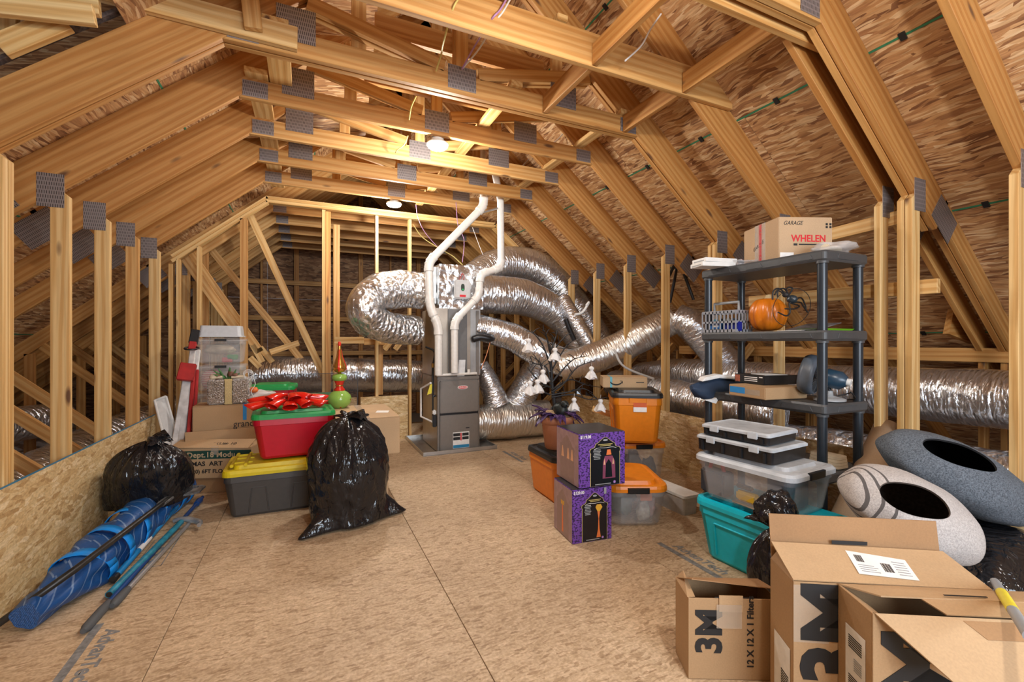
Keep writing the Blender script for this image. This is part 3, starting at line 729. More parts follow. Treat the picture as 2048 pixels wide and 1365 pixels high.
mb = MB(); mb.add([(-0.02, -0.005, 0.0), (0.07, -0.005, 0.0), (0.09, 0.02, 0.19), (0.01, 0.02, 0.19), (-0.02, 0.001, 0.0), (0.07, 0.001, 0.0), (0.09, 0.026, 0.19), (0.01, 0.026, 0.19)], [(0,1,2,3),(7,6,5,4),(0,4,5,1),(1,5,6,2),(2,6,7,3),(3,7,4,0)]); mb.build('paper_manual', clear_mat('poly_sleeve', (0.8, 0.82, 0.84), 0.8), co)
flat(0.05, 0.05, 'small_label', WHITEL, co, (-0.03, 0.0295, 0.19))

# foil wrapped plenum
FOILW = foil_mat('plenum_wrap', su=9, sv=9, strength=0.8, dist=0.02, rough=0.2)
pl = thing('supply_plenum', 'foil wrapped supply plenum box above the coil cabinet', 'plenum', (FX, FY, 1.687))
mb = MB(); n = 14
def wrapbox(mb, x0, x1, y0, y1, z0, z1, n=12, amp=0.012):
    for (o, u, v) in (((x0,y0,z0),(x1-x0,0,0),(0,0,z1-z0)), ((x1,y0,z0),(0,y1-y0,0),(0,0,z1-z0)), ((x1,y1,z0),(x0-x1,0,0),(0,0,z1-z0)), ((x0,y1,z0),(0,y0-y1,0),(0,0,z1-z0)), ((x0,y0,z1),(x1-x0,0,0),(0,y1-y0,0)), ((x0,y1,z0),(x1-x0,0,0),(0,y0-y1,0))):
        o, u, v = Vector(o), Vector(u), Vector(v); vs = []; fs = []; uu = []; nn = u.cross(v).normalized()
        for j in range(n+1):
            for i in range(n+1):
                p = o + u * (i/n) + v * (j/n); e = 0 if i in (0, n) or j in (0, n) else 1
                vs.append(p + nn * (e * amp * mnoise.noise(p * 9)))
        lu, lv = u.length, v.length
        for j in range(n):
            for i in range(n):
                k = j*(n+1)+i; fs.append((k, k+1, k+n+2, k+n+1)); uu.append(((i/n*lu, j/n*lv), ((i+1)/n*lu, j/n*lv), ((i+1)/n*lu, (j+1)/n*lv), (i/n*lu, (j+1)/n*lv)))
        mb.add(vs, fs, True, uu)
    return mb
wrapbox(MB(), -0.22, 0.33, 0.06, 0.70, 0, 0.52).build('foil_box', FOILW, pl)
mb = MB(); mb.box((-0.275, 0.18, 0.06), (-0.222, 0.62, 0.50)); mb.build('takeoff_collar', STEEL, pl, bevel=0.004)
zb_ = thing('zone_control', 'grey thermostat control box with dark oval window and red strip on the plenum', 'control box', (FX + 0.05, FY + 0.045, 1.80))
mb = MB(); mb.box((-0.10, -0.045, 0.0), (0.10, 0, 0.225)); zc = mb.build('case', plain('light_grey_plastic', (0.55, 0.55, 0.55), 0.4), zb_, bevel=0.014, seg=3)
oval(MB(), 0.045, 0.085, 0.003).build('window', plain('dark_screen', (0.04, 0.06, 0.05), 0.2), zb_, loc=(0.0, -0.045, 0.135))
mb = MB(); mb.cbox((0, -0.046, 0.035), (0.075, 0.003, 0.026)); mb.build('red_strip', REDP, zb_, bevel=0.001)
mb = MB(); mb.cbox((0.0, -0.05, 0.11), (0.018, 0.006, 0.018)); mb.build('green_light', plain('green_lens', (0.02, 0.45, 0.12), 0.3), zb_)
mb = MB(); mb.tube(catmull([(-0.03, -0.01, 0.225), (-0.01, -0.01, 0.27), (0.01, 0.0, 0.31)], 6), 0.004, 6); mb.tube(catmull([(0.02, -0.01, 0.225), (0.03, -0.01, 0.27), (0.01, 0.0, 0.31)], 6), 0.004, 6); mb.build('wire', plain('red_wire', (0.5, 0.05, 0.05), 0.5), zb_)

# white vent pipes
def vent_pipe(name, label, px_list, y, r, joints, hub=1.22):
    pts = [at(u, v, y=yy if yy else y) for (u, v, yy) in px_list]
    t_ = thing(name, label, 'pipe', tuple(pts[0]))
    def loc(p): return Vector(p) - t_.location
    for i in range(len(pts) - 1):
        mb = MB(); mb.tube([loc(pts[i]), loc(pts[i+1])], r, 16); mb.build('pipe_run', PVC, t_)
    for i in joints:
        p = pts[i]; a = p + (pts[i-1] - p).normalized() * r * 1.9 if i > 0 else p; b = p + (pts[i+1] - p).normalized() * r * 1.9 if i < len(pts) - 1 else p
        mb = MB()
        cv = [a + (p - a) * (k/6) * 0.999 for k in range(0)]
        qs = [loc(a)] + [loc((1-t)**2 * a + 2*(1-t)*t * p + t*t * b) for t in (0.2, 0.4, 0.6, 0.8)] + [loc(b)]
        mb.tube(qs, r * 1.16, 16)
        mb.build('elbow', PVC, t_)
        for e, dr in ((a, (a - p)), (b, (b - p))):
            if dr.length < 1e-4: continue
            dr.normalize(); mb = MB(); mb.tube([loc(e - dr * r * 0.45), loc(e + dr * r * 0.35)], r * hub, 16); mb.build('coupling', PVC, t_)
    return t_
vent_pipe('vent_pipe', 'white vent pipe bending up to the left and slanting to the ceiling', [(877, 751, 5.0), (877, 652, 5.0), (860, 615, 5.0), (857, 525, 5.0), (968, 412, 5.0), (963, 300, 5.0)], 5.0, 0.044, [1, 2, 3, 4])
vent_pipe('vent_pipe', 'white vent pipe with an offset bend on the right of the control box', [(909, 746, 5.0), (909, 643, 5.0), (958, 592, 5.0), (961, 548, 5.0), (1002, 536, 5.0), (1001, 402, 5.0), (985, 320, 5.0)], 5.0, 0.042, [1, 2, 3, 4])
r = thing('pipe_hanger', 'steel strap hanger tying the two white vent pipes near the ceiling', 'hanger', tuple(at(985, 418, y=5.0)))
mb = MB(); mb.tube([at(966, 425, y=5.0) - r.location, at(1003, 415, y=5.0) - r.location], 0.012, 8); mb.build('strap', STEEL, r)

# ---- flexible foil ducts
def duct(label, pts, r, n=10, group=None, wob=0.06, mat=None, name='foil_duct', seg=26):
    P_ = catmull(pts, n)
    rr = r
    if isinstance(r, (list, tuple)):
        rr = []
        m = len(P_) - 1
        for i in range(len(P_)):
            f = i / m * (len(r) - 1); k = min(int(f), len(r) - 2); rr.append(r[k] + (r[k+1] - r[k]) * (f - k))
    mb = MB(); c = P_[len(P_)//2]; c = Vector((c.x, c.y, c.z))
    mb.T = Matrix.Translation(-c)
    mb.tube(P_, rr, seg, wob=wob)
    o = mb.build(name, mat or FOIL); o.location = c
    tag(o, label, 'duct', group); return o
FOILX = foil_mat('crumpled_foil', su=16, sv=11, strength=1.0, dist=0.025, rough=0.2)
FOILB = foil_mat('brown_tinted_jacket', col=(0.80, 0.76, 0.70), su=30, sv=8, strength=0.6, rough=0.3)  # duct jacket with a slightly warmer grey tint
A = lambda u, v, y: at(u, v, y=y)
duct('fat foil duct bent back on itself left of the plenum', [A(846, 582, 5.4), A(800, 579, 5.4), A(765, 583, 5.35), A(738, 598, 5.3), A(728, 620, 5.25), A(743, 641, 5.3), A(780, 656, 5.4), A(835, 663, 5.5)], [0.215, 0.215, 0.215, 0.21, 0.20, 0.195, 0.19, 0.185, 0.18], mat=FOILX, wob=0.10)
duct('topmost foil duct arching from the plenum over to the right rafters', [A(946, 556, 5.8), A(985, 535, 5.92), A(1030, 528, 5.95), A(1085, 545, 5.92), A(1130, 585, 5.85), A(1170, 640, 5.75), A(1205, 690, 5.65)], [0.20, 0.24, 0.255, 0.255, 0.245, 0.225, 0.205], n=12)
duct('middle foil duct leaving the plenum below the arching one', [A(950, 588, 5.45), A(1000, 590, 5.4), A(1055, 598, 5.4), A(1105, 622, 5.4), A(1145, 665, 5.4), A(1165, 715, 5.4)], [0.25, 0.25, 0.24, 0.22, 0.18, 0.17], n=12)
duct('lower foil duct leaving the coil cabinet behind the spooky twig tree', [A(952, 655, 5.25), A(985, 662, 5.2), A(1030, 678, 5.1), A(1080, 706, 4.95), A(1130, 726, 4.85), A(1175, 728, 4.75)], [0.16, 0.165, 0.175, 0.18, 0.18, 0.18], n=12)
duct('foil duct climbing behind the right posts to the hanging strap', [A(1120, 735, 4.7), A(1170, 722, 4.55), A(1230, 700, 4.4), A(1290, 668, 4.2), A(1345, 640, 4.05)], [0.165, 0.175, 0.185, 0.185, 0.175], n=12, mat=FOILB)
duct('foil duct dropping from the hanging strap behind the shelf', [A(1352, 636, 4.0), A(1385, 652, 3.85), A(1420, 690, 3.75), A(1470, 745, 3.6), A(1530, 790, 3.5)], [0.17, 0.18, 0.18, 0.18, 0.18], n=12)
duct('slim foil branch slanting between the arching duct and the right wall', [A(1125, 600, 5.3), A(1160, 660, 5.0), A(1195, 720, 4.9)], 0.11, wob=0.08)
duct('wide foil return duct lying on the floor right of the furnace', [(1.92, 5.45, 0.26), (2.3, 5.45, 0.25), (2.6, 5.43, 0.25), (2.98, 5.42, 0.26)], [0.21, 0.235, 0.24, 0.24, 0.24], mat=FOILB)
duct('foil leg slanting down to the floor duct beside the furnace', [A(962, 728, 5.55), A(978, 765, 5.5), A(995, 812, 5.45)], [0.09, 0.14, 0.16], wob=0.1)
duct('foil leg joining the floor duct behind the spooky twig tree', [A(1085, 715, 5.5), A(1060, 760, 5.5), A(1030, 815, 5.5)], [0.16, 0.19, 0.2], wob=0.1)
duct('long foil duct running behind the middle studs of the end wall', [A(430, 775, 7.05), A(520, 752, 7.0), A(600, 748, 6.97), A(690, 750, 6.96), A(780, 752, 6.96), A(850, 754, 6.97)], 0.245, n=10)
duct('long foil duct behind the right posts, from the shelf to the near post', [(4.35, 0.2, 0.90), (4.35, 1.2, 0.90), (4.32, 2.2, 0.89), (4.25, 3.2, 0.88), (4.2, 4.2, 0.88), (4.3, 5.0, 0.8)], 0.20, n=12)
duct('sagging foil duct lying under the long one behind the felt caves', [(4.05, 0.2, 0.40), (4.02, 1.1, 0.40), (4.05, 2.0, 0.36), (4.0, 3.0, 0.34), (3.95, 4.2, 0.33)], [0.2, 0.21, 0.2, 0.19, 0.19], n=10, wob=0.14, mat=FOILX)
duct('foil duct lying low behind the orange totes and the right posts', [(3.75, 4.9, 0.72), (3.72, 4.2, 0.70), (3.75, 3.5, 0.66), (3.9, 2.7, 0.62)], 0.19, n=10, wob=0.1)
duct('dusty foil duct behind the blue-edged low wall', [(-1.9, 3.2, 0.18), (-1.95, 4.2, 0.2), (-2.0, 5.2, 0.22), (-1.9, 6.2, 0.3), (-1.5, 7.0, 0.4)], 0.19, mat=FOILX, wob=0.12)
duct('second dusty foil duct deeper behind the blue-edged low wall', [(-3.0, 3.4, 0.5), (-2.8, 4.4, 0.52), (-2.7, 5.5, 0.5), (-2.5, 6.6, 0.45)], 0.17, mat=FOILX, wob=0.1)

# black hanging strap over the climbing duct
r = thing('hanging_strap', 'black webbing strap looped over a nail holding the foil duct', 'strap', tuple(A(1355, 525, 3.9)))
for (u0, v0, u1, v1) in ((1356, 523, 1340, 605), (1352, 523, 1337, 555), (1358, 523, 1387, 600)):
    mb = MB(); a, b = A(u0, v0, 3.9) - r.location, A(u1, v1, 3.85) - r.location
    mb.tube([a, (a + b) / 2 + Vector((0.004, 0, 0.005)), b], [0.014, 0.018, 0.016], 6); mb.build('strap', BLACKP, r)
r = thing('black_hose_stub', 'short black sleeve leaning behind the right wall stud near the twig tree', 'sleeve', tuple(A(1133, 640, 4.9)))
mb = MB(); mb.tube([A(1131, 638, 4.6) - r.location, A(1137, 655, 4.6) - r.location, A(1148, 680, 4.6) - r.location], 0.03, 8); mb.build('sleeve', BLACKP, r)
# white webbing on the climbing duct
for (pp, lb) in ((((1172, 612), (1178, 605), (1165, 625), (1150, 630)), 'white webbing strap around the slim foil branch'), (((1228, 700), (1250, 735), (1318, 762)), 'white webbing strap hanging from the climbing duct to the small parcel')):
    pts = [A(u, v, 4.05) for u, v in pp]; r = thing('webbing', lb, 'strap', tuple(pts[0])); mb = MB(); mb.tube([p - r.location for p in catmull(pts, 6)], 0.014, 6); mb.build('strap', WHITEP, r)

# ---- loose wires under the ceiling
def wire(label, pts, col, r=0.0055, name='cable'):
    pts = [Vector(p) for p in pts]; o = MB(); c = pts[0].copy(); o.T = Matrix.Translation(-c); o.tube(catmull(pts, 8), r, 6)
    ob = o.build(name, col); ob.location = c; tag(ob, label, 'wire'); return ob
WY = plain('yellow_cable', (0.62, 0.50, 0.16), 0.5); WW = plain('white_cable', (0.72, 0.68, 0.64), 0.5); WPU = plain('purple_cable', (0.42, 0.22, 0.42), 0.5)
wire('yellow cable hanging past the deep beam to the doubled truss', [A(918, -4, 2.3), A(905, 20, 2.3), A(887, 85, 2.5), A(882, 110, 2.75), A(872, 142, 2.9)], WY)
wire('white cable bent over the deep beam above the centre plate', [A(1022, -4, 2.3), A(1005, 25, 2.3), A(990, 44, 2.34), A(958, 98, 2.7), A(926, 136, 2.9)], WW)
wire('purple cable beside the white one on the deep beam', [A(1014, -4, 2.28), A(1000, 20, 2.28), A(980, 43, 2.32), A(945, 100, 2.7), A(924, 138, 2.9)], WPU)
wire('white cable hanging free by the upper right rafter', [A(1322, 28, 2.15), A(1300, 60, 2.15), A(1282, 92, 2.18), A(1250, 122, 2.2)], WW)
wire('yellow cable hanging behind the doubled truss', [A(832, 192, 3.4), A(822, 215, 3.45), A(818, 240, 3.5)], WY)
wire('yellow cable curling left of the larger lamp', [A(816, 272, 4.0), A(808, 290, 4.0), A(795, 300, 4.05), A(791, 306, 4.1)], WY)
wire('white cable crossing from the right rafters to the larger lamp side', [A(1134, 258, 3.9), A(1112, 282, 3.9), A(1085, 297, 3.9)], WW)
wire('white cable sagging under the right rafters further back', [A(1058, 318, 4.4), A(1040, 336, 4.4), A(1022, 343, 4.4)], WW)
wire('yellow cable looped towards the top of the plenum', [A(826, 449, 5.2), A(845, 475, 5.2), A(880, 498, 5.2), A(905, 512, 5.2), A(925, 530, 5.2)], WY)
wire('pinkish thin cable looped from the end ceiling down to the plenum', [A(832, 410, 5.4), A(836, 435, 5.3), A(850, 465, 5.2), A(880, 500, 5.2)], WPU, 0.004)
wire('pinkish thin cable hanging right of the slanted vent pipe', [A(912, 405, 5.4), A(916, 450, 5.3), A(928, 480, 5.2), A(925, 525, 5.2)], WPU, 0.004)
wire('thin cable hanging from the end ceiling beside the right vent pipe', [A(945, 455, 5.4), A(958, 490, 5.4), A(966, 510, 5.4)], WW, 0.004)
# ================================================================ SHARED OBJECT BUILDERS
CARD = card_mat('cardboard'); CARDL = card_mat('light_cardboard', (0.50, 0.33, 0.18)); CARDI = card_mat('inner_cardboard', (0.36, 0.20, 0.09))
TAPE = clear_mat('clear_tape', (0.70, 0.60, 0.48), 0.25, 0.15)
PTAPE = plain('painters_tape', (0.02, 0.22, 0.55), 0.6)
BAG = bag_mat('black_bag_film')
REDT = plain('red_tote_plastic', (0.50, 0.004, 0.022), 0.32, vary=0.04)
GRNL = plain('green_lid_plastic', (0.012, 0.30, 0.07), 0.35, vary=0.04)
TEALL = plain('teal_green_lid_plastic', (0.01, 0.30, 0.20), 0.35, vary=0.04)
ORNG = plain('orange_tote_plastic', (0.78, 0.23, 0.008), 0.38, vary=0.05)
TEAL = plain('turquoise_tote_plastic', (0.003, 0.54, 0.72), 0.35, vary=0.04)
YELL = plain('yellow_lid_plastic', (0.62, 0.48, 0.008), 0.4, vary=0.05)
DGREY = plain('dark_grey_tote_plastic', (0.055, 0.052, 0.05), 0.42, vary=0.06)
CLEAR = clear_mat('clear_tote_plastic', (0.72, 0.74, 0.78), 0.22, 0.2)
CLEARL = clear_mat('clear_lid_plastic', (0.62, 0.66, 0.70), 0.75, 0.3)
CLEARW = clear_mat('frosted_bin_plastic', (0.80, 0.80, 0.80), 0.17, 0.3)
GREYP = plain('grey_plastic', (0.30, 0.31, 0.32), 0.45)

def seat(name, label, cat, x, y, z, rz=0.0, group=None): return thing(name, label, cat, (x, y, z), rz, group)

def carton(name, label, loc, rz, w, d, h, mat=None, tape=True, group=None, flaps=True):
    """closed carton; origin at the front left bottom corner, x along the front, y to the back"""
    r = thing(name, label, 'box', loc, rz, group); m = mat or CARD
    mb = MB(); mb.box((0, 0, 0), (w, d, h - 0.006)); mb.build('body', m, r, bevel=0.004)
    if flaps:
        for a, b in (((0, 0.001, h - 0.0055), (w, d / 2 - 0.0015, h)), ((0, d / 2 + 0.0015, h - 0.0055), (w, d - 0.001, h))):
            mb = MB(); mb.box(a, b); mb.build('flap', m, r, bevel=0.0015, seg=1)
    if tape:
        mb = MB(); mb.box((-0.0008, d / 2 - 0.025, h), (w + 0.0008, d / 2 + 0.025, h + 0.0008)); mb.box((-0.001, d / 2 - 0.025, h - 0.07), (-0.0002, d / 2 + 0.025, h)); mb.build('tape', TAPE, r)
    return r

def slab(parent, name, pts, n, t, mat, bevel=0.0):
    """flat panel through 3+ points (local), thickened by t along n"""
    n = Vector(n).normalized() * t; k = len(pts); vs = [Vector(p) for p in pts]; vs += [p + n for p in vs]
    mb = MB(); mb.add(vs, [tuple(reversed(range(k))), tuple(range(k, 2*k))] + [(i, (i+1) % k, k + (i+1) % k, k + i) for i in range(k)])
    return mb.build(name, mat, parent, bevel=bevel)

def tote(name, label, loc, rz, w, d, h, body, lid, taper=0.86, lidh=0.045, r=0.05, handles=None, group=None, panel=True, latch=None, clear=False, lidlip=0.018, cat='storage bin', rimcol=None):
    """storage tote, origin at the centre of its base"""
    t = thing(name, label, cat, loc, rz, group); hb = h - lidh
    b = MB(); lv = [(w*taper - 0.03, d*taper - 0.03, 0.0, r*0.7), (w*taper, d*taper, 0.02, r*0.8), (w*(taper + (1-taper)*0.80), d*(taper + (1-taper)*0.80), hb*0.80, r), (w*(taper + (1-taper)*0.80) + 0.012, d*(taper + (1-taper)*0.80) + 0.012, hb*0.81, r), (w - 0.008, d - 0.008, hb - 0.004, r)]
    if clear:
        b.stack(lv, smooth=False, caps=False); b.add([(x, y, 0.0) for x, y in b.rrect(lv[0][0], lv[0][1], lv[0][3])], [tuple(reversed(range(24)))])
        iv = [(a - 0.007, c - 0.007, z + (0.004 if i == 0 else 0), q) for i, (a, c, z, q) in enumerate(lv)]
        b.stack(list(reversed(iv)), caps=False)
    else: b.stack(lv)
    bo = b.build('body', body, t)
    for p in bo.data.polygons: p.use_smooth = abs(p.normal.z) < 0.5 and p.area < 0.02
    l = MB()
    l.stack([(w + lidlip, d + lidlip, hb - 0.016, r + 0.008), (w + lidlip, d + lidlip, hb + 0.006, r + 0.008), (w + 0.004, d + 0.004, hb + lidh * 0.55, r), (w - 0.035, d - 0.035, hb + lidh * 0.62, r), (w - 0.06, d - 0.06, hb + lidh * 0.40, r), (w - 0.11, d - 0.11, hb + lidh * 0.42, r * 0.8), (w - 0.125, d - 0.125, hb + lidh, r * 0.8)])
    lo_ = l.build('lid', lid, t)
    if panel:
        for sy in (-1, 1):
            k = taper + (1 - taper) * 0.4
            mb = MB(); y = sy * (d * (taper + (1 - taper) * 0.3) / 2 + 0.004); sl = sy * (1 - taper) * d / 2 * 0.55
            w2 = w * 0.32
            for (xa, za, xb, zb2) in ((-w2, hb*0.12, -w2, hb*0.68), (w2, hb*0.12, w2, hb*0.68), (-w2, hb*0.68, w2, hb*0.68)):
                ya = sy * (d * (taper + (1-taper) * za / hb) / 2 + 0.001); yb = sy * (d * (taper + (1-taper) * zb2 / hb) / 2 + 0.001)
                mb.tube([(xa, ya, za), (xb, yb, zb2)], 0.006, 6)
            mb.build('rib', body, t)
    for sx in (-1, 1):
        mb = MB(); mb.stack([(0.03, 0.15, hb - 0.055, 0.01), (0.034, 0.15, hb - 0.018, 0.012)]); mb.build('handle', latch if latch else (rimcol or body), t, loc=(sx * (w / 2 - 0.012 if not latch else w / 2 + 0.006), 0, 0.0 if not latch else 0.035))
    return t

def bag(name, label, loc, rx, ry, h, seed=0, rz=0.0, lean=(0, 0), pleat=0.10, kn=13, ears=True, mat=None, bulge=0.4, foot=None, group=None, neck=0.05, fold=0.05, shoulder=0.75):
    t = thing(name, label, 'trash bag', loc, rz, group); nA, nV = 96, 52; rings = []
    rnd = random.Random(seed); ph = [rnd.random() * 6.28 for _ in range(6)]
    for j in range(nV + 1):
        v = j / nV
        if v < 0.10: q = v / 0.10; prof = 0.90 * math.sin(q * PI / 2) ** 0.6; z = 0.035 * (1 - math.cos(q * PI / 2)) * h
        else:
            q = (v - 0.10) / 0.90; z = h * (0.035 + 0.965 * q)
            prof = 0.90 + 0.10 * math.sin(min(q / bulge, 1) * PI / 2) if q < bulge else neck + (1 - neck) * max(0, math.cos((q - bulge) / (1 - bulge) * PI / 2)) ** shoulder
        up_ = max(0, (v - 0.35) / 0.65); ring = []
        for k in range(nA):
            a = 2 * PI * k / nA; ca, sa = math.cos(a), math.sin(a)
            pw = 1 + pleat * up_ ** 1.5 * (math.cos(kn * a + ph[0] + 1.2 * math.sin(3 * a + ph[1])) + 0.5 * math.cos((kn + 8) * a + ph[2]))
            nn = mnoise.noise(Vector((ca * 1.6 + seed * 3.1, sa * 1.6, z / h * 2.2))); n2 = mnoise.noise(Vector((ca * 4 + seed, sa * 4 + 2, z / h * 4.5)))
            n3 = abs(mnoise.noise(Vector((ca * 3 + seed, sa * 3, z / h * 7 + ca * 2))))
            f = prof * pw * (1 + 0.16 * nn + fold * n2 - fold * 1.2 * n3)
            x = rx * f * ca + lean[0] * (z / h) ** 1.5; y = ry * f * sa + lean[1] * (z / h) ** 1.5
            if foot and z < 0.22 * h:
                for (fa, fl) in foot:
                    da = math.atan2(math.sin(a - fa), math.cos(a - fa)); wgt = math.exp(-(da / 0.30) ** 2) * (1 - z / (0.22 * h)) ** 1.2
                    if v > 0.04: x += fl * wgt * math.cos(fa); y += fl * wgt * math.sin(fa)
            ring.append((x, y, z))
        rings.append(ring)
    mb = MB(); mb.rings(rings); mb.build('body', mat or BAG, t)
    if ears:
        for q in range(ears if isinstance(ears, int) and ears > 1 else 2):
            a0 = rnd.random() * 6.28 + q * PI; L = 0.10 + 0.05 * rnd.random(); rr = []
            c0 = Vector((lean[0], lean[1], h * 0.985))
            d_ = Vector((math.cos(a0), math.sin(a0), 0.55)).normalized(); pr = d_.cross(Vector((0, 0, 1))).normalized(); nm = pr.cross(d_)
            for j in range(9):
                f = j / 8; wd = 0.016 + 0.05 * f; ring = []
                for k in range(20):
                    a = 2 * PI * k / 20; rad = 1 + 0.45 * math.cos(5 * a + q + 2 * f)
                    ring.append(c0 + d_ * (L * f) + pr * (wd * rad * math.cos(a)) + nm * (wd * 0.55 * rad * math.sin(a)) + Vector((0, 0, -0.04 * f * f)))
                rr.append(ring)
            mb = MB(); mb.rings(rr); mb.build('knot_ear', mat or BAG, t)
    return t

def lump(mb, c, rx, ry, rz, seed=0, n=20, m=12, amp=0.25):
    rings = []
    for j in range(m + 1):
        b = -PI / 2 + PI * j / m; ring = []
        for k in range(n):
            a = 2 * PI * k / n; d = Vector((math.cos(b) * math.cos(a), math.cos(b) * math.sin(a), math.sin(b)))
            f = 1 + amp * mnoise.noise(d * 1.8 + Vector((seed * 5.3, seed, 0)))
            ring.append((c[0] + rx * f * d.x, c[1] + ry * f * d.y, c[2] + rz * f * d.z))
        rings.append(ring)
    return mb.rings(rings)

# ================================================================ LEFT PILE
# black tote with yellow lid
tt = tote('storage_tote', 'dark grey tote with a ribbed yellow lid under the red tote', (-0.19, 4.06, 0), 0, 0.74, 0.50, 0.375, DGREY, YELL, taper=0.88, lidh=0.05, panel=False)
for xa in (-0.14, 0.14):
    for s in (-1, 1):
        mb = MB(); mb.tube([(xa + s * 0.065, -0.222, 0.03), (xa + s * 0.045, -0.238, 0.215)], 0.005, 6); mb.build('rib', DGREY, tt)
    mb = MB(); mb.tube([(xa - 0.045, -0.238, 0.215), (xa + 0.045, -0.238, 0.215)], 0.005, 6); mb.build('rib', DGREY, tt)
for xa in (-0.33, -0.24): 
    mb = MB(); mb.box((xa, -0.2, 0.365), (xa + 0.022, 0.2, 0.388)); mb.build('lid_rib', YELL, tt, bevel=0.004)
for ya in (-0.12, 0.02, 0.13):
    mb = MB(); mb.box((-0.33, ya, 0.36), (-0.19, ya + 0.018, 0.384)); mb.build('lid_rib', YELL, tt, bevel=0.004)
# red tote with bow
tote('storage_tote', 'large red tote with green lid carrying the shiny red bow', (-0.10, 4.10, 0.392), math.radians(3), 0.585, 0.42, 0.365, REDT, GRNL, taper=0.82, lidh=0.04, panel=False)
bw = thing('gift_bow', 'big shiny red pull bow lying on the green tote lid', 'bow', (-0.135, 4.05, 0.757), 0)
BOWR = plain('glossy_red_ribbon', (0.62, 0.012, 0.006), 0.18, vary=0.03, coat=0.5)
for k, (a, L, e, w0) in enumerate([(-86, 0.20, 0.0, 0.055), (-52, 0.22, 0.012, 0.052), (-125, 0.21, 0.012, 0.052), (-18, 0.27, 0.0, 0.055), (-164, 0.29, 0.0, 0.055), (14, 0.27, 0.028, 0.055), (168, 0.27, 0.028, 0.055), (55, 0.20, 0.03, 0.05), (125, 0.20, 0.03, 0.05), (-70, 0.13, 0.055, 0.05), (-150, 0.15, 0.055, 0.05), (-25, 0.15, 0.055, 0.05)]):
    a = math.radians(a); d = Vector((math.cos(a), math.sin(a), 0)); s = Vector((-d.y, d.x, 0)); rows_ = []; n = 22
    for i in range(9):      # a loop of ribbon rolled to a cone, open at its outer end
        f = i / 8; c = d * (L * f) + Vector((0, 0, 0.052 + e - 0.022 * f * f + 0.012 * math.sin(f * PI))); hw = 0.012 + (w0 - 0.012) * f ** 0.8; hh = 0.009 + 0.019 * f ** 0.8
        rows_.append([c + s * (hw * math.cos(q)) + Vector((0, 0, hh * math.sin(q))) + d * (0.035 * f * math.sin(q)) for q in [2 * PI * m / n for m in range(n)]])
    mb = MB(); mb.rings(rows_, caps=False); o = mb.build('ribbon_loop', BOWR, bw); md = o.modifiers.new('s', 'SOLIDIFY'); md.thickness = 0.0015

# the large tied bag in front
bag('trash_bag', 'large full black trash bag standing in front of the two stacked cartons', (0.285, 3.46, 0), 0.285, 0.25, 0.745, seed=4, lean=(-0.02, 0.02), foot=[(math.radians(218), 0.22), (math.radians(-4), 0.17)], bulge=0.55, pleat=0.08, neck=0.10, fold=0.08, shoulder=0.5)
bag('trash_bag', 'round knotted black trash bag against the blue-edged low wall', (-1.03, 3.99, 0.14), 0.245, 0.24, 0.48, seed=9, lean=(0.04, -0.16), pleat=0.09, kn=15, bulge=0.45, ears=3)

# two stacked cartons on the right of the bag
c1 = carton('carton', 'lower brown carton with a strip of green tape beneath another carton', (0.20, 3.79, 0), 0, 0.405, 0.70, 0.372, CARDL, tape=False)
mb = MB(); mb.box((0.395, -0.0012, 0.20), (0.4062, 0.30, 0.25)); mb.box((0.30, -0.0012, 0.20), (0.406, 0.0, 0.25)); mb.build('green_tape', plain('green_tape', (0.06, 0.22, 0.04), 0.5), c1)
c2 = carton('carton', 'upper brown carton with clear tape carrying the glass finial ornament', (0.205, 3.77, 0.374), 0, 0.49, 0.80, 0.305, CARDL, tape=False)
mb = MB(); mb.box((0.20, 0.0, 0.3052), (0.255, 0.80, 0.306)); mb.box((0.20, -0.001, 0.20), (0.255, -0.0002, 0.306)); mb.build('tape', TAPE, c2)
slab(c2, 'paper_label', [(0.33, 0.26, 0.3055), (0.43, 0.22, 0.3055), (0.46, 0.33, 0.3055), (0.36, 0.37, 0.3055)], (0, 0, 1), 0.0008, WHITEL)

# glass finial
fi = thing('finial_ornament', 'tall red gold and green glass finial ornament on the upper carton', 'ornament', (0.27, 4.46, 0.681))
GREENG = NT('green_dotted_glass'); mp = GREENG.coords(); vo = GREENG.new('ShaderNodeTexVoronoi', i_Scale=15.0, i_Randomness=0.35); GREENG.link(mp, 0, vo, 'Vector')
rp = GREENG.ramp([(0.10, (0.45, 0.03, 0.02)), (0.14, (0.24, 0.42, 0.08))], vo); GREENG.link(rp, 0, GREENG.b, 'Base Color'); GREENG = GREENG.fin(Roughness=0.15)
GOLD = plain('gold_glass', (0.62, 0.33, 0.07), 0.15, 0.8); REDG = plain('red_glass', (0.62, 0.03, 0.015), 0.15)
mb = MB(); mb.lathe([(0.055, 0.0), (0.092, 0.03), (0.108, 0.075), (0.098, 0.115), (0.07, 0.145), (0.045, 0.16)], 28); mb.build('globe', GREENG, fi)
mb = MB(); mb.lathe([(0.046, 0.158), (0.05, 0.17), (0.032, 0.19), (0.034, 0.22), (0.045, 0.25)], 24); mb.build('red_neck', REDG, fi)
mb = MB(); mb.lathe([(0.036, 0.202), (0.037, 0.207), (0.036, 0.212)], 24); mb.build('gold_ring', GOLD, fi)
mb = MB(); mb.lathe([(0.04, 0.248), (0.062, 0.26), (0.068, 0.28), (0.058, 0.305), (0.03, 0.315)], 24); mb.build('green_collar', GREENG, fi)
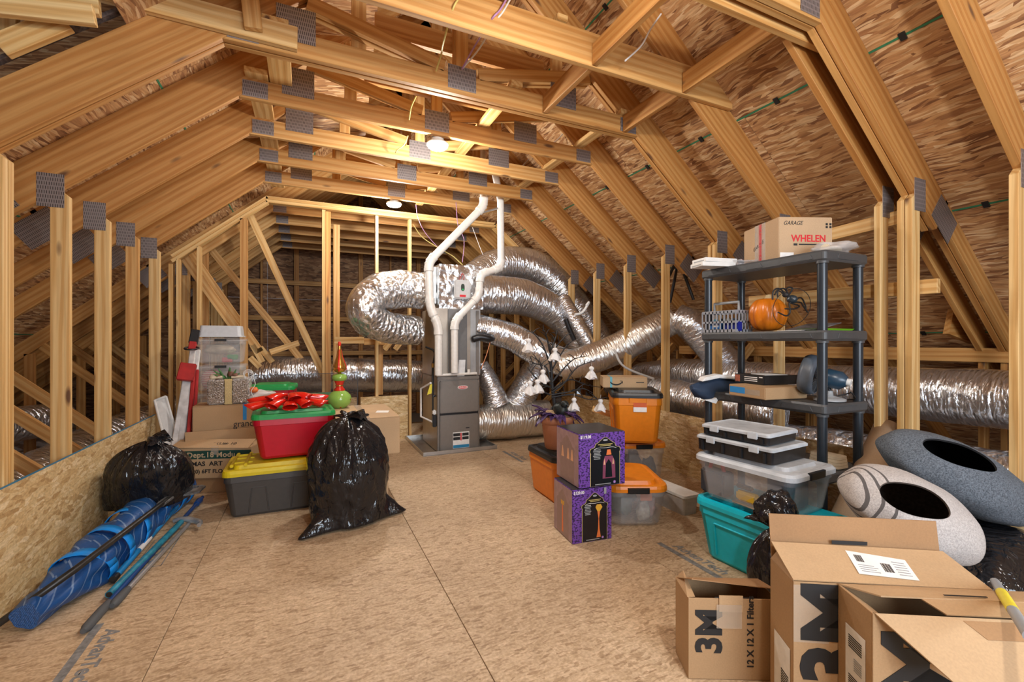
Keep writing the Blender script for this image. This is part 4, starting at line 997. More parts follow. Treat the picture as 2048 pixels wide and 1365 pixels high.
mb = MB(); mb.lathe([(0.015, 0.312), (0.018, 0.325), (0.04, 0.335), (0.058, 0.36), (0.056, 0.385), (0.04, 0.43), (0.024, 0.48), (0.015, 0.54), (0.012, 0.575)], 24); mb.build('gold_drop', GOLD, fi)
for a in (-100, 20, 140):
    mb = MB(); a = math.radians(a); pts = [(r * 1.01 * math.cos(a), r * 1.01 * math.sin(a), z) for r, z in ((0.04, 0.336), (0.058, 0.36), (0.056, 0.385), (0.04, 0.43), (0.024, 0.48), (0.015, 0.54))]
    mb.tube(pts, [0.005, 0.011, 0.011, 0.009, 0.007, 0.005], 8); mb.build('red_stripe', REDG, fi)
mb = MB(); mb.lathe([(0.0125, 0.574), (0.015, 0.585), (0.012, 0.61), (0.002, 0.615)], 16); mb.build('red_tip', REDG, fi)

# two red totes at the back (each on another one)
for (x, y, z, lid, lb, grp) in ((-0.33, 5.35, 0, GRNL, 'red tote with bright green lid, lower of the pair behind the gift box', None), (-0.33, 5.35, 0.43, GRNL, 'red tote with bright green lid on top of its twin behind the gift box', None),
                           (0.17, 5.30, 0, TEALL, 'red tote with blue-green lid, lower of the pair behind the finial', None), (0.17, 5.30, 0.365, TEALL, 'red tote with blue-green lid on top of its twin behind the finial', None)):
    tote('storage_tote', lb, (x, y, z), math.radians(-4 if x < 0 else 6), 0.43, 0.42, 0.425 if x < 0 else 0.36, REDT, lid, taper=0.86, lidh=0.04, panel=False)

# clear bins in the corner
BEIGE = plain('beige_cloth', (0.55, 0.45, 0.32), 0.9, vary=0.2, scale=12); PINKS = NT('pink_striped_cloth'); mp = PINKS.coords(); wv = PINKS.new('ShaderNodeTexWave', bands_direction='Z', i_Scale=18.0, i_Distortion=2.0); PINKS.link(mp, 0, wv, 'Vector')
rp = PINKS.ramp([(0.4, (0.50, 0.10, 0.10)), (0.6, (0.72, 0.52, 0.46))], wv); PINKS.link(rp, 0, PINKS.b, 'Base Color'); PINKS = PINKS.fin(Roughness=0.85)
bx, by = -0.80, 5.47
zz = 0.0
for k, (h, lb) in enumerate(((0.262, 'clear lidded bin on the floor, lowest of the corner stack'), (0.262, 'clear lidded bin in the corner stack behind the printed carton'), (0.262, 'clear lidded bin in the corner stack behind the silver gift box'), (0.272, 'clear lidded bin holding pink striped cloth'), (0.262, 'clear lidded bin holding beige cloth and wrapped trinkets'))):
    tote('clear_bin', lb, (bx, by, zz), 0, 0.40, 0.32, h, CLEARW, CLEARW, taper=0.92, lidh=0.02, r=0.03, panel=False, clear=True, latch=None, lidlip=0.03)
    rr_ = C.objects[-1] if False else None
    if k >= 3:
        mb = MB(); mb.cbox((bx + 0.01, by - 0.182, zz + h - 0.026), (0.10, 0.016, 0.024)); o = mb.build('lid_latch', BLACKP); 
        par = [o2 for o2 in C.objects if o2.get('label') == lb][0]; o.parent = par; o.location = Vector(o.location) - par.location
    zz += h + 0.004
mb = MB(); lump(mb, (0, 0, 0), 0.14, 0.10, 0.055, 3); o = mb.build('folded_cloth', BEIGE, loc=(bx - 0.02, by, 1.215)); tag(o, 'beige rolled cloth inside the uppermost lidded bin', 'cloth')
mb = MB(); lump(mb, (0, 0, 0), 0.085, 0.11, 0.10, 5); o = mb.build('folded_cloth', PINKS, loc=(bx - 0.10, by, 0.91)); tag(o, 'pink striped cloth inside the clear bin', 'cloth')
for (dx, dz, c, lb) in ((0.10, 1.135, (0.02, 0.25, 0.04), 'green wrapped trinket box inside the uppermost lidded bin'), (0.055, 1.108, (0.45, 0.02, 0.03), 'red wrapped trinket box inside the uppermost lidded bin')):
    mb = MB(); mb.cbox((0, 0, 0), (0.09, 0.08, 0.05)); o = mb.build('trinket_box', plain('wrap_' + lb[:3], c, 0.4), loc=(bx + dx, by - 0.07, dz), bevel=0.006); tag(o, lb, 'gift box')
tb = thing('upturned_bin', 'frosted shallow bin turned over on top of the corner stack', 'storage bin', (bx, by, zz))
mb = MB(); mb.stack([(0.385, 0.30, 0.0, 0.03), (0.385, 0.30, 0.012, 0.03), (0.365, 0.28, 0.014, 0.03), (0.345, 0.26, 0.115, 0.03)]); mb.build('body', plain('frosted_white_plastic', (0.58, 0.60, 0.63), 0.4), tb)
mb = MB(); mb.stack([(0.40, 0.315, 0.0, 0.03), (0.40, 0.315, 0.010, 0.03)]); mb.build('rim', CLEARW, tb)

# printed cartons
ga = carton('carton', 'brown carton lettered grand with a blue tape strip under the silver gift', (-0.925, 4.78, 0.485), 0, 0.50, 0.30, 0.235, CARD, tape=False)
text_mesh('grandi', 0.085, BLACKI, parent=ga, M=face_M((0.40, -0.001, 0.055), (1, 0, 0), (0, 0, 1)), sx=0.85)
mb = MB(); mb.box((0.385, -0.0012, 0.09), (0.415, 0.0, 0.2362)); mb.box((0.385, -0.0012, 0.2352), (0.415, 0.12, 0.2362)); mb.build('blue_tape', PTAPE, ga)
oc = thing('open_carton', 'open topped flat carton under the carton lettered grand', 'box', (-0.965, 4.70, 0.405))
for a, b in (((0, 0, 0), (0.54, 0.40, 0.004)), ((0, 0, 0), (0.54, 0.004, 0.105)), ((0, 0.396, 0), (0.54, 0.40, 0.078)), ((0, 0, 0), (0.004, 0.40, 0.078)), ((0.536, 0, 0), (0.54, 0.40, 0.078))):
    mb = MB(); mb.box(a, b); mb.build('panel', CARD, oc, bevel=0.001, seg=1)
dp = carton('carton', 'carton with dark green band lettered Dept.18 beneath the open flat carton', (-1.03, 4.62, 0.135), math.radians(-18), 0.62, 0.36, 0.265, CARDL, tape=False, flaps=False)
DKGR = plain('dark_green_ink', (0.008, 0.055, 0.04), 0.6); TANI = plain('tan_ink', (0.55, 0.40, 0.24), 0.6)
mb = MB(); mb.box((0.0, -0.001, 0.165), (0.62, 0.0, 0.235)); mb.build('green_band', DKGR, dp)
text_mesh('Dept.18 Modu', 0.062, TANI, parent=dp, M=face_M((0.11, -0.0016, 0.198), (1, 0, 0), (0, 0, 1)), align='LEFT', bold=0.0012, space=1.05)
for tx_, xx_ in (('CMAS', 0.105), ('ART', 0.285)): text_mesh(tx_, 0.052, BLACKI, parent=dp, M=face_M((xx_, -0.001, 0.123), (1, 0, 0), (0, 0, 1)), align='LEFT', bold=0.0012, sx=1.1)
text_mesh('(T-20) 6FT FLOC', 0.046, BLACKI, parent=dp, M=face_M((0.095, -0.001, 0.058), (1, 0, 0), (0, 0, 1)), align='LEFT', bold=0.001)
slab(dp, 'flap', [(-0.02, -0.01, 0.268), (0.60, -0.01, 0.250), (0.60, 0.14, 0.295), (-0.02, 0.14, 0.300)], (0, 0.2, 1), 0.004, CARDL)
text_mesh('SKU#: 10', 0.05, BLACKI, parent=dp, M=face_M((0.38, 0.055, 0.2795), (1, 0, -0.02), (0, 1, 0.3)), bold=0.001)
mb = MB(); mb.box((0.30, -0.0022, 0.20), (0.36, -0.0012, 0.27)); mb.build('tape', TAPE, dp)
c0 = carton('carton', 'flat dark brown carton on the floor under the Dept.18 carton', (-1.0, 4.66, 0), math.radians(-18), 0.58, 0.34, 0.132, CARDI, tape=False, flaps=False)

# silver gift with gold ribbon and pine sprig
SILV = foil_mat('silver_tinsel', (0.80, 0.78, 0.76), 0.25, 60, 60, 1.0, 0.02)
t = SILV.node_tree
for n in t.nodes:
    if n.type == 'MAPPING': n.inputs['Scale'].default_value = (60, 60, 60)
    if n.type == 'TEX_COORD':
        for l in list(t.links):
            if l.from_node == n: t.links.new(n.outputs['Object'], l.to_socket)
GLIT = plain('gold_glitter', (0.55, 0.42, 0.20), 0.35, 0.6, vary=0.5, scale=300)
gf = thing('gift_box', 'silver tinsel gift box with gold ribbon and a pine sprig', 'gift box', (-0.655, 4.90, 0.724))
mb = MB(); mb.box((-0.165, -0.11, 0), (0.165, 0.11, 0.225)); mb.build('box', SILV, gf, bevel=0.012, seg=3)
mb = MB(); mb.box((-0.032, -0.114, 0.0), (0.032, 0.114, 0.229)); mb.build('ribbon', GLIT, gf, bevel=0.004)
PINE = plain('pine_green', (0.05, 0.16, 0.04), 0.7, vary=0.4, scale=40); CONE = plain('pine_cone', (0.14, 0.06, 0.035), 0.7, vary=0.4); CREAM = plain('cream_twig', (0.60, 0.50, 0.36), 0.7)
for k in range(16):
    a = random.Random(k).random() * 6.28; e = 0.35 + 0.9 * random.Random(k + 50).random(); L = 0.07 + 0.07 * random.Random(k + 99).random()
    d = Vector((math.cos(a) * math.cos(e), math.sin(a) * math.cos(e) * 0.6, math.sin(e) * 0.8)) * L
    mb = MB(); b0 = Vector((-0.01 + 0.03 * math.cos(a), -0.05, 0.232)); mb.tube([b0, b0 + d * 0.5, b0 + d], [0.006, 0.011, 0.002], 6); mb.build('needle_tuft', PINE, gf)
for (cx, cz, m) in ((0.045, 0.255, CONE), (0.015, 0.272, CONE), (-0.09, 0.25, CONE), (-0.125, 0.245, CREAM)):
    mb = MB(); lump(mb, (cx, -0.07, cz), 0.028, 0.024, 0.024, int(cx * 100), 12, 8, 0.5); mb.build('pine_cone', m, gf)
for (xa, xb) in ((0.02, 0.12), (-0.13, -0.05)):
    mb = MB(); mb.tube([(xa, -0.085, 0.243), (xb, -0.08, 0.247)], 0.012, 8); mb.build('twig', CREAM, gf)
mb = MB()
for k in range(3):
    mb.tube([(0.155 + 0.04 * math.cos(a2), -0.05 - 0.02 * k, 0.25 + 0.035 * math.sin(a2) + 0.012 * k) for a2 in [2 * PI * q / 14 for q in range(15)]], 0.003, 5)
mb.tube(catmull([(0.19, -0.06, 0.24), (0.21, -0.08, 0.17), (0.18, -0.10, 0.11), (0.20, -0.1, 0.05)], 6), 0.003, 5)
mb.build('light_cord', WHITEP, gf)
# sock-like bag with an orange tuft beside the gift
r = thing('clear_party_bag', 'crumpled clear bag with an orange knob beside the silver gift', 'bag', (-0.40, 4.93, 0.722))
mb = MB(); lump(mb, (0, 0, 0.055), 0.11, 0.09, 0.055, 8, 24, 14, 0.5); mb.build('bag', clear_mat('crumpled_clear_film', (0.8, 0.78, 0.76), 0.7, 0.15), r)
mb = MB(); lump(mb, (-0.06, -0.05, 0.115), 0.035, 0.03, 0.028, 2, 14, 8, 0.3); mb.build('orange_knob', plain('orange_knob', (0.65, 0.14, 0.02), 0.5), r)
sp = carton('carton', 'narrow carton standing beside the carton lettered grand', (-0.415, 4.82, 0.485), 0, 0.16, 0.26, 0.232, CARDL, tape=False)

# red and white folded ladder leaning in the corner
ld = thing('folded_ladder', 'worn white and red folded ladder with a black grip leaning in the corner', 'ladder', tuple(at(345, 975, y=4.72)))
WORN = plain('worn_white_metal', (0.62, 0.61, 0.60), 0.5, 0.2, vary=0.25, scale=14); REDM = plain('worn_red_metal', (0.40, 0.02, 0.02), 0.45, 0.2, vary=0.2, scale=14)
def ldm(name, p0, y0_, p1, y1_, w, t_, mat):
    a, b = at(*p0, y=y0_), at(*p1, y=y1_); return board(name, a, b, w, t_, mat, ld, side=(0, 1, 0), bev=0.006)
ldm('rail', (348, 990), 4.74, (387, 695), 5.16, 0.05, 0.03, WORN); ldm('rail', (362, 985), 4.80, (396, 700), 5.20, 0.045, 0.03, WORN)
ldm('rail', (352, 905), 4.86, (376, 762), 5.05, 0.085, 0.03, WORN)
ldm('red_rail', (376, 885), 4.84, (388, 735), 5.08, 0.03, 0.03, REDM); ldm('red_rail', (386, 880), 4.90, (395, 740), 5.12, 0.025, 0.03, REDM)
ldm('hinge_bracket', (369, 762), 4.98, (378, 728), 5.03, 0.125, 0.06, REDM); ldm('top_bracket', (384, 700), 5.12, (387, 684), 5.14, 0.06, 0.05, REDM)
ldm('grip', (386, 688), 5.14, (392, 660), 5.16, 0.07, 0.05, BLACKP)
c_ = at(383, 697, y=5.08) - ld.location
mb = MB(); mb.tube([c_ + Vector((0.055 * math.cos(a), 0.04 * math.sin(a), 0.012 * math.sin(a))) for a in [2 * PI * q / 20 for q in range(21)]], 0.008, 8); mb.build('ring', BLACKP, ld)
# white tray leaning on the low wall
wt = thing('plastic_tray', 'white plastic tray leaning against the end of the low wall', 'tray', tuple(at(325, 900, y=4.95)))
q = [at(*p, y=yy) - wt.location for p, yy in (((340, 925), 4.78), ((309, 803), 5.10), ((331, 795), 5.16), ((362, 905), 4.9))]
nrm = (q[1] - q[0]).cross(q[2] - q[0]).normalized(); nrm = nrm if nrm.y < 0 else -nrm
slab(wt, 'panel', q, nrm, 0.012, plain('dull_white_plastic', (0.58, 0.58, 0.57), 0.45))
for i in range(4):
    mb = MB(); mb.tube([q[i] + nrm * 0.012, q[(i+1) % 4] + nrm * 0.012], 0.012, 8); mb.build('rim', WHITEP, wt)

# clear sheet standing behind the red totes
sh = thing('acrylic_sheet', 'clear acrylic sheet with dark edges standing before the end studs', 'sheet', (at(606, 760, y=5.9).x, 5.9, 0))
a, b = at(499, 738, y=5.9).x - sh.location.x, at(716, 738, y=5.9).x - sh.location.x
mb = MB(); mb.box((a, 0, 0), (b, 0.004, 0.905)); mb.build('pane', clear_mat('smoky_acrylic', (0.10, 0.09, 0.09), 0.16, 0.05), sh)
for p in (((a, -0.001, 0.903), (b, 0.005, 0.908)), ((b - 0.005, -0.001, 0), (b, 0.005, 0.905)), ((a, -0.001, 0), (a + 0.005, 0.005, 0.905))):
    mb = MB(); mb.box(*p); mb.build('dark_edge', BLACKP, sh)

# ---- roll of blue canvas and poles along the low wall
BLUEC = NT('blue_canvas'); mp = BLUEC.coords('UV', scale=(1, 1, 1)); wv = BLUEC.new('ShaderNodeTexWave', bands_direction='DIAGONAL', i_Scale=7.0, i_Distortion=1.0); BLUEC.link(mp, 0, wv, 'Vector')
rp = BLUEC.ramp([(0.02, (0.25, 0.35, 0.5)), (0.05, (0.012, 0.06, 0.20))], wv); nz = BLUEC.new('ShaderNodeTexNoise', i_Scale=9.0, i_Detail=3.0); BLUEC.link(mp, 0, nz, 'Vector')
mx = BLUEC.mix((nz, 0), (rp, 0), (0.004, 0.075, 0.26)); BLUEC.link(mx, 2, BLUEC.b, 'Base Color'); BLUEC.bump(nz, 0, 0.5, 0.02); BLUEC = BLUEC.fin(Roughness=0.45)
BLUES = plain('bright_blue_strap', (0.004, 0.24, 0.72), 0.4)
cr = thing('canvas_roll', 'rolled blue canopy wound with bright blue straps along the low wall', 'canopy roll', tuple(at(215, 1100, z=0)))
Pp = [at(52, 1235, z=0.07), at(120, 1180, z=0.085), at(180, 1130, z=0.105), at(232, 1082, z=0.115), at(285, 1035, z=0.115), at(335, 1000, z=0.105), at(372, 975, z=0.10)]
cv = catmull([p - cr.location for p in Pp], 10); m_ = len(cv) - 1
rad = [0.055 + 0.065 * min(1, (i / m_) / 0.35) - 0.03 * max(0, (i / m_ - 0.6) / 0.4) for i in range(m_ + 1)]
mb = MB(); mb.tube(cv, rad, 36, wob=0.38); mb.build('canvas', BLUEC, cr)
for f in (0.30, 0.46, 0.58, 0.70, 0.82, 0.91):
    i = int(f * m_); d = (cv[min(i+2, m_)] - cv[i-2]).normalized(); s = d.cross(Vector((0, 0, 1))).normalized(); u_ = s.cross(d); R_ = rad[i] * 1.10
    mb = MB(); rr = []
    for k in range(25):
        a = 2 * PI * k / 24; o_ = d * (0.05 * math.sin(a + f * 9)); c = cv[i] + s * (R_ * math.cos(a)) + u_ * (R_ * math.sin(a)) + o_
        rr.append([c - d * 0.034, c + d * 0.034])
    vs = [p for q in rr for p in q]; mb.add(vs, [(2*k, 2*k+1, 2*k+3, 2*k+2) for k in range(24)], True); o = mb.build('strap', BLUES, cr); md = o.modifiers.new('s', 'SOLIDIFY'); md.thickness = 0.004
def pole(name, label, pts, r, mat, tip=None, cat='pole'):
    t = thing(name, label, cat, tuple(pts[0])); mb = MB(); mb.tube([Vector(p) - t.location for p in pts], r, 12); mb.build('shaft', mat, t)
    return t
bp = pole('black_pole', 'long black pole with a scuffed grey D grip lying on the blue roll', [at(-8, 1252, x=-1.265), at(150, 1140, z=0.235), at(345, 992, z=0.215)], 0.016, plain('worn_black_paint', (0.03, 0.028, 0.026), 0.35, 0.3, vary=0.5, scale=10))
SCUF = plain('scuffed_grey_metal', (0.20, 0.20, 0.20), 0.5, 0.6, vary=0.55, scale=25)
a, b = at(320, 1010, z=0.215), at(372, 972, z=0.205); board('worn_end', a, b, 0.05, 0.036, SCUF, bp, side=(0, 0, 1), bev=0.012)
g0, g1 = at(362, 985, z=0.21), at(388, 966, z=0.20); dd = (g1 - g0).normalized(); ss = dd.cross(Vector((0, 0, 1))).normalized(); c_ = at(378, 985, z=0.19) - bp.location
ol = [(0.10, -0.05), (0.10, 0.05), (0.07, 0.085), (-0.06, 0.085), (-0.10, 0.04), (-0.10, -0.04), (-0.06, -0.085), (0.07, -0.085)]
il = [(0.075, -0.03), (0.075, 0.03), (0.065, 0.045), (0.035, 0.045), (0.025, 0.03), (0.025, -0.03), (0.035, -0.045), (0.065, -0.045)]
mb = MB(); up_ = Vector((0, 0, 1)); vs = []
for zz_ in (0, 0.014):
    for L_ in (ol, il): vs += [c_ + dd * a_ + ss * b_ + up_ * (zz_ + 0.10 * (a_ + 0.1) * 0.5) for a_, b_ in L_]
fs = []
for k in range(8): k2 = (k + 1) % 8; fs += [(k, k2, 8 + k2, 8 + k), (16 + k, 24 + k, 24 + k2, 16 + k2), (k, 16 + k, 16 + k2, k2), (8 + k, 8 + k2, 24 + k2, 24 + k)]
mb.add(vs, fs); mb.build('grip_plate', SCUF, bp)
LBL = plain('light_blue_paint', (0.01, 0.20, 0.48), 0.35, vary=0.12); TLB = plain('teal_blue_paint', (0.02, 0.20, 0.30), 0.4, vary=0.4, scale=20); DBL = plain('dark_blue_paint', (0.006, 0.05, 0.20), 0.35); SLV = plain('silver_paint', (0.42, 0.43, 0.44), 0.35, 0.6); GRIP = plain('grey_rubber', (0.075, 0.08, 0.085), 0.7)
def cut(p0, p1, z0, z1): return [at(*p0, z=z0), at(*p1, z=z1)]
lp = pole('blue_pole', 'light blue short pole with a white printed band beside the canopy roll', cut((228, 1158), (357, 1010), 0.03, 0.06), 0.016, LBL)
a, b = [Vector(p) - lp.location for p in cut((228, 1158), (357, 1010), 0.03, 0.06)]
mb = MB(); mb.tube([a + (b - a) * 0.30, a + (b - a) * 0.46], 0.0168, 12); mb.build('white_band', WHITEL, lp); mb = MB(); mb.tube([a - (b - a) * 0.01, a + (b - a) * 0.03], 0.018, 12); mb.build('black_cap', BLACKP, lp); mb = MB(); mb.tube([b - (b - a) * 0.04, b + (b - a) * 0.05], 0.022, 12); mb.build('collar', SCUF, lp)
tp = pole('teal_pole', 'chipped teal hollow pole with a pale hammer shaped end', cut((218, 1190), (362, 1045), 0.03, 0.05), 0.018, TLB)
a, b = [Vector(p) - tp.location for p in cut((218, 1190), (362, 1045), 0.03, 0.05)]; dv = (b - a).normalized(); sv = dv.cross(Vector((0, 0, 1))).normalized()
mb = MB(); mb.tube(catmull([b - sv * 0.05 + dv * 0.03, b + dv * 0.02 + Vector((0, 0, 0.015)), b + sv * 0.08, b + sv * 0.13 - dv * 0.05, b + sv * 0.135 - dv * 0.09], 6), [0.016] * 8 + [0.02] * 10 + [0.014] * 7, 10); mb.build('hooked_end', SLV, tp)
mb = MB(); mb.tube([a - dv * 0.001, a + dv * 0.006], 0.014, 12); mb.build('open_bore', BLACKP, tp)
dpole = pole('dark_blue_pole', 'dark blue pole with a grey rubber grip reaching toward the open floor', cut((205, 1220), (405, 995), 0.025, 0.035), 0.013, DBL)
a, b = [Vector(p) - dpole.location for p in cut((205, 1220), (405, 995), 0.025, 0.035)]; dv = (b - a).normalized()
mb = MB(); mb.tube([a + dv * 0.06, a, a - dv * 0.14, a - dv * 0.17], [0.017, 0.021, 0.021, 0.012], 12); mb.build('grip', GRIP, dpole); mb = MB(); mb.tube([b - dv * 0.16, b - dv * 0.08, b], [0.02, 0.024, 0.006], 10); mb.build('blue_tip', DBL, dpole)
sp_ = pole('silver_pole', 'silver pole with a grey rubber grip lying outermost on the floor', cut((250, 1185), (378, 1048), 0.025, 0.03), 0.0125, SLV)
a, b = [Vector(p) - sp_.location for p in cut((250, 1185), (378, 1048), 0.025, 0.03)]; dv = (b - a).normalized()
mb = MB(); mb.tube([a + dv * 0.03, a, a - dv * 0.10, a - dv * 0.125], [0.016, 0.02, 0.021, 0.012], 12); mb.build('grip', GRIP, sp_)
# ================================================================ MIDDLE GROUP
# orange tote with black lid, spooky potted tree on it
tote('storage_tote', 'orange tote with black lid carrying the potted spooky twig tree', (1.985, 3.31, 0), math.radians(88), 0.52, 0.44, 0.40, ORNG, BLACKP, taper=0.86, lidh=0.045, panel=False)
TERRA = plain('terracotta', (0.42, 0.17, 0.09), 0.55, vary=0.12, scale=6)
pt = thing('potted_twig_tree', 'black spooky twig tree with ghosts, purple leaves and crow in a terracotta pot', 'decoration', (1.90, 3.28, 0.402))
mb = MB(); mb.lathe([(0.085, 0.0), (0.095, 0.01), (0.12, 0.20), (0.122, 0.215), (0.138, 0.217), (0.142, 0.27), (0.13, 0.275), (0.118, 0.26)], 28); mb.build('pot', TERRA, pt)
MOSS = plain('dried_moss', (0.30, 0.19, 0.10), 0.95, vary=0.5, scale=60, bump=1.0)
mb = MB(); lump(mb, (0, 0, 0.26), 0.125, 0.125, 0.06, 2, 24, 12, 0.4); mb.build('moss', MOSS, pt)
TWIG = plain('black_twig', (0.012, 0.011, 0.012), 0.6); PURP = plain('purple_leaf', (0.075, 0.035, 0.12), 0.45, vary=0.4, scale=30); GHOST = plain('ghost_cloth', (0.72, 0.70, 0.68), 0.8); CROW = plain('crow_feather', (0.008, 0.012, 0.011), 0.5, vary=0.4, scale=60, bump=0.6)
def lp_(u, v, y=3.22): return at(u, v, y=y) - pt.location
tr = Vector((0.0, 0.0, 0.26))
mb = MB(); mb.tube([tr, lp_(1104, 770, 3.27), lp_(1101, 715, 3.26), lp_(1100, 690, 3.25)], [0.018, 0.015, 0.011, 0.007], 8); trunk = mb.build('trunk', TWIG, pt)
br = [((1102, 770), (1085, 740), (1080, 725), (1062, 712)), ((1101, 730), (1085, 690), (1070, 670), (1062, 660)), ((1100, 705), (1092, 670), (1084, 660)), ((1104, 765), (1130, 735), (1150, 718), (1178, 712)),
      ((1103, 780), (1140, 760), (1170, 770), (1200, 775)), ((1104, 785), (1130, 765), (1155, 735), (1190, 722)), ((1100, 775), (1080, 765), (1062, 745), (1055, 735)), ((1101, 745), (1118, 715), (1135, 690), (1150, 680)),
      ((1103, 790), (1135, 785), (1165, 778), (1185, 786)), ((1100, 790), (1075, 780), (1060, 770)), ((1101, 720), (1112, 695), (1128, 675)), ((1103, 795), (1145, 790), (1180, 800), (1215, 795)), ((1102, 700), (1110, 680), (1115, 662)), ((1100, 760), (1092, 735), (1070, 728), (1060, 730))]
for k, b in enumerate(br):
    yo = 3.22 + 0.10 * math.sin(k * 2.1); pts = [lp_(u, v, 3.26 + (yo - 3.26) * (i / 3)) for i, (u, v) in enumerate(b)]
    cv = catmull(pts, 5); m_ = len(cv) - 1; mb = MB(); mb.tube(cv, [0.0085 - 0.006 * i / m_ for i in range(m_ + 1)], 5)
    rn = random.Random(k)
    bo_ = mb.build('branch', TWIG, pt)
    for q in range(5):
        i = int(m_ * (0.25 + 0.15 * q)); e = cv[i] + Vector((rn.uniform(-0.07, 0.07), rn.uniform(-0.05, 0.05), rn.uniform(0.0, 0.08)))
        mb = MB(); mb.tube([cv[i], (cv[i] + e) / 2 + Vector((0, 0, 0.008)), e], [0.0045, 0.0035, 0.002], 4); mb.build('twig', TWIG, bo_)
for k, (u, v) in enumerate(((1057, 690), (1110, 708), (1086, 752), (1060, 775), (1075, 772), (1183, 745), (1148, 808), (1201, 810))):
    g = lp_(u, v, 3.16); rows_ = []; n = 16
    for j, (f, rad) in enumerate(((1.0, 0.002), (0.97, 0.014), (0.86, 0.022), (0.72, 0.019), (0.66, 0.013), (0.45, 0.026), (0.2, 0.038), (0.0, 0.046))):
        rows_.append([g + Vector((rad * (1 + (0.3 * math.cos(5 * a + k) if f < 0.5 else 0)) * math.cos(a), rad * (1 + (0.3 * math.cos(5 * a + k) if f < 0.5 else 0)) * math.sin(a), 0.10 * (f - 0.5) + (0.012 * math.cos(3 * a + k) if f == 0 else 0))) for a in [2 * PI * i / n for i in range(n)]])
    mb = MB(); mb.rings(rows_); gh = mb.build('ghost', GHOST, pt); mb = MB(); mb.tube([g + Vector((0, 0, 0.05)), g + Vector((0.004, 0, 0.085))], 0.0015, 4); mb.build('string', WHITEP, gh)
def leaf(a, e, L, w, base, bend=0.4):
    d = Vector((math.cos(a) * math.cos(e), math.sin(a) * math.cos(e), math.sin(e))); s = Vector((-math.sin(a), math.cos(a), 0)); rows_ = []
    for i in range(8):
        f = i / 7; c = base + d * (L * f) + Vector((0, 0, -bend * L * f * f)); ww = w * math.sin(PI * (0.06 + 0.94 * f) ** 0.8) + 0.001
        rows_.append([c - s * ww + Vector((0, 0, 0.012)), c, c + s * ww + Vector((0, 0, 0.012))])
    mb = MB(); mb.rings(rows_, closed=False, caps=False); o = mb.build('leaf', PURP, pt); md = o.modifiers.new('s', 'SOLIDIFY'); md.thickness = 0.002
for k in range(34):
    rn = random.Random(k + 300); a = k * 2.399; leaf(a, rn.uniform(-0.2, 0.8), rn.uniform(0.11, 0.19), rn.uniform(0.024, 0.036), Vector((0.07 * math.cos(a), 0.07 * math.sin(a), 0.28)), rn.uniform(0.2, 0.9))
mb = MB(); lump(mb, (0.0, -0.07, 0.335), 0.055, 0.075, 0.06, 7, 22, 14, 0.15); lump(mb, (0.0, -0.135, 0.385), 0.032, 0.036, 0.03, 4, 16, 10, 0.1); mb.tube([(0.0, -0.16, 0.385), (0.0, -0.20, 0.375)], [0.012, 0.002], 8); mb.tube([(0.0, 0.0, 0.33), (0.0, 0.09, 0.30)], [0.04, 0.015], 8); mb.build('crow', CROW, pt)
for (x, y) in ((-0.02, -0.10), (0.02, -0.10)):
    mb = MB(); mb.tube([(x, y + 0.03, 0.30), (x, y, 0.27)], 0.004, 5); mb.build('crow_leg', TWIG, pt)

# purple printed boxes
PURB = NT('purple_patterned_print'); mp = PURB.coords(scale=(60, 60, 90)); nz = PURB.new('ShaderNodeTexNoise', i_Scale=1.0, i_Detail=2.0); PURB.link(mp, 0, nz, 'Vector')
rp = PURB.ramp([(0.44, (0.035, 0.015, 0.08)), (0.50, (0.16, 0.06, 0.36))], nz); PURB.link(rp, 0, PURB.b, 'Base Color'); PURB = PURB.fin(Roughness=0.35)
PURS = plain('faded_purple_side', (0.36, 0.24, 0.26), 0.4, vary=0.15, scale=20)
BLKG = plain('black_gloss_print', (0.010, 0.009, 0.012), 0.25); GOLDI = plain('gold_ink', (0.45, 0.36, 0.12), 0.5); ORI = plain('orange_print', (0.80, 0.20, 0.05), 0.4); YEI = plain('amber_print', (0.70, 0.38, 0.04), 0.4); LAV = plain('lavender_ink', (0.40, 0.22, 0.55), 0.5); MAG = plain('maroon_print', (0.22, 0.05, 0.10), 0.4); WARM = plain('pale_orange_print', (0.75, 0.42, 0.25), 0.5)
BTOP = plain('black_box_top', (0.02, 0.02, 0.022), 0.35, vary=0.4, scale=10)
def poly_front(parent, name, pts, y, mat, t=0.0008, side=False, d=0):
    if side: q = [(y, -x + d, z) for x, z in pts]; n = (-1, 0, 0)
    else: q = [(x, y, z) for x, z in pts]; n = (0, -1, 0)
    return slab(parent, name, q, n, t, mat)
def arch(w, h, n=10):
    """label outline: straight sides, rounded shoulders and a bell shaped top"""
    half = [(w*0.5, 0), (w*0.5, h*0.62)]
    for k in range(n): a = -0.9 + 2.6 * k / (n - 1); half.append((w*0.44 + w*0.085*math.cos(a), h*0.70 + w*0.085*math.sin(a)))
    half += [(w*0.36, h*0.775), (w*0.33, h*0.83)]
    for k in range(n): f = k / n; half.append((w*0.30*(1 - f), h*(0.845 + 0.07*f + 0.055*(f*f*(3 - 2*f)))))
    return half + [(-x, z) for x, z in reversed(half) if x > 0]
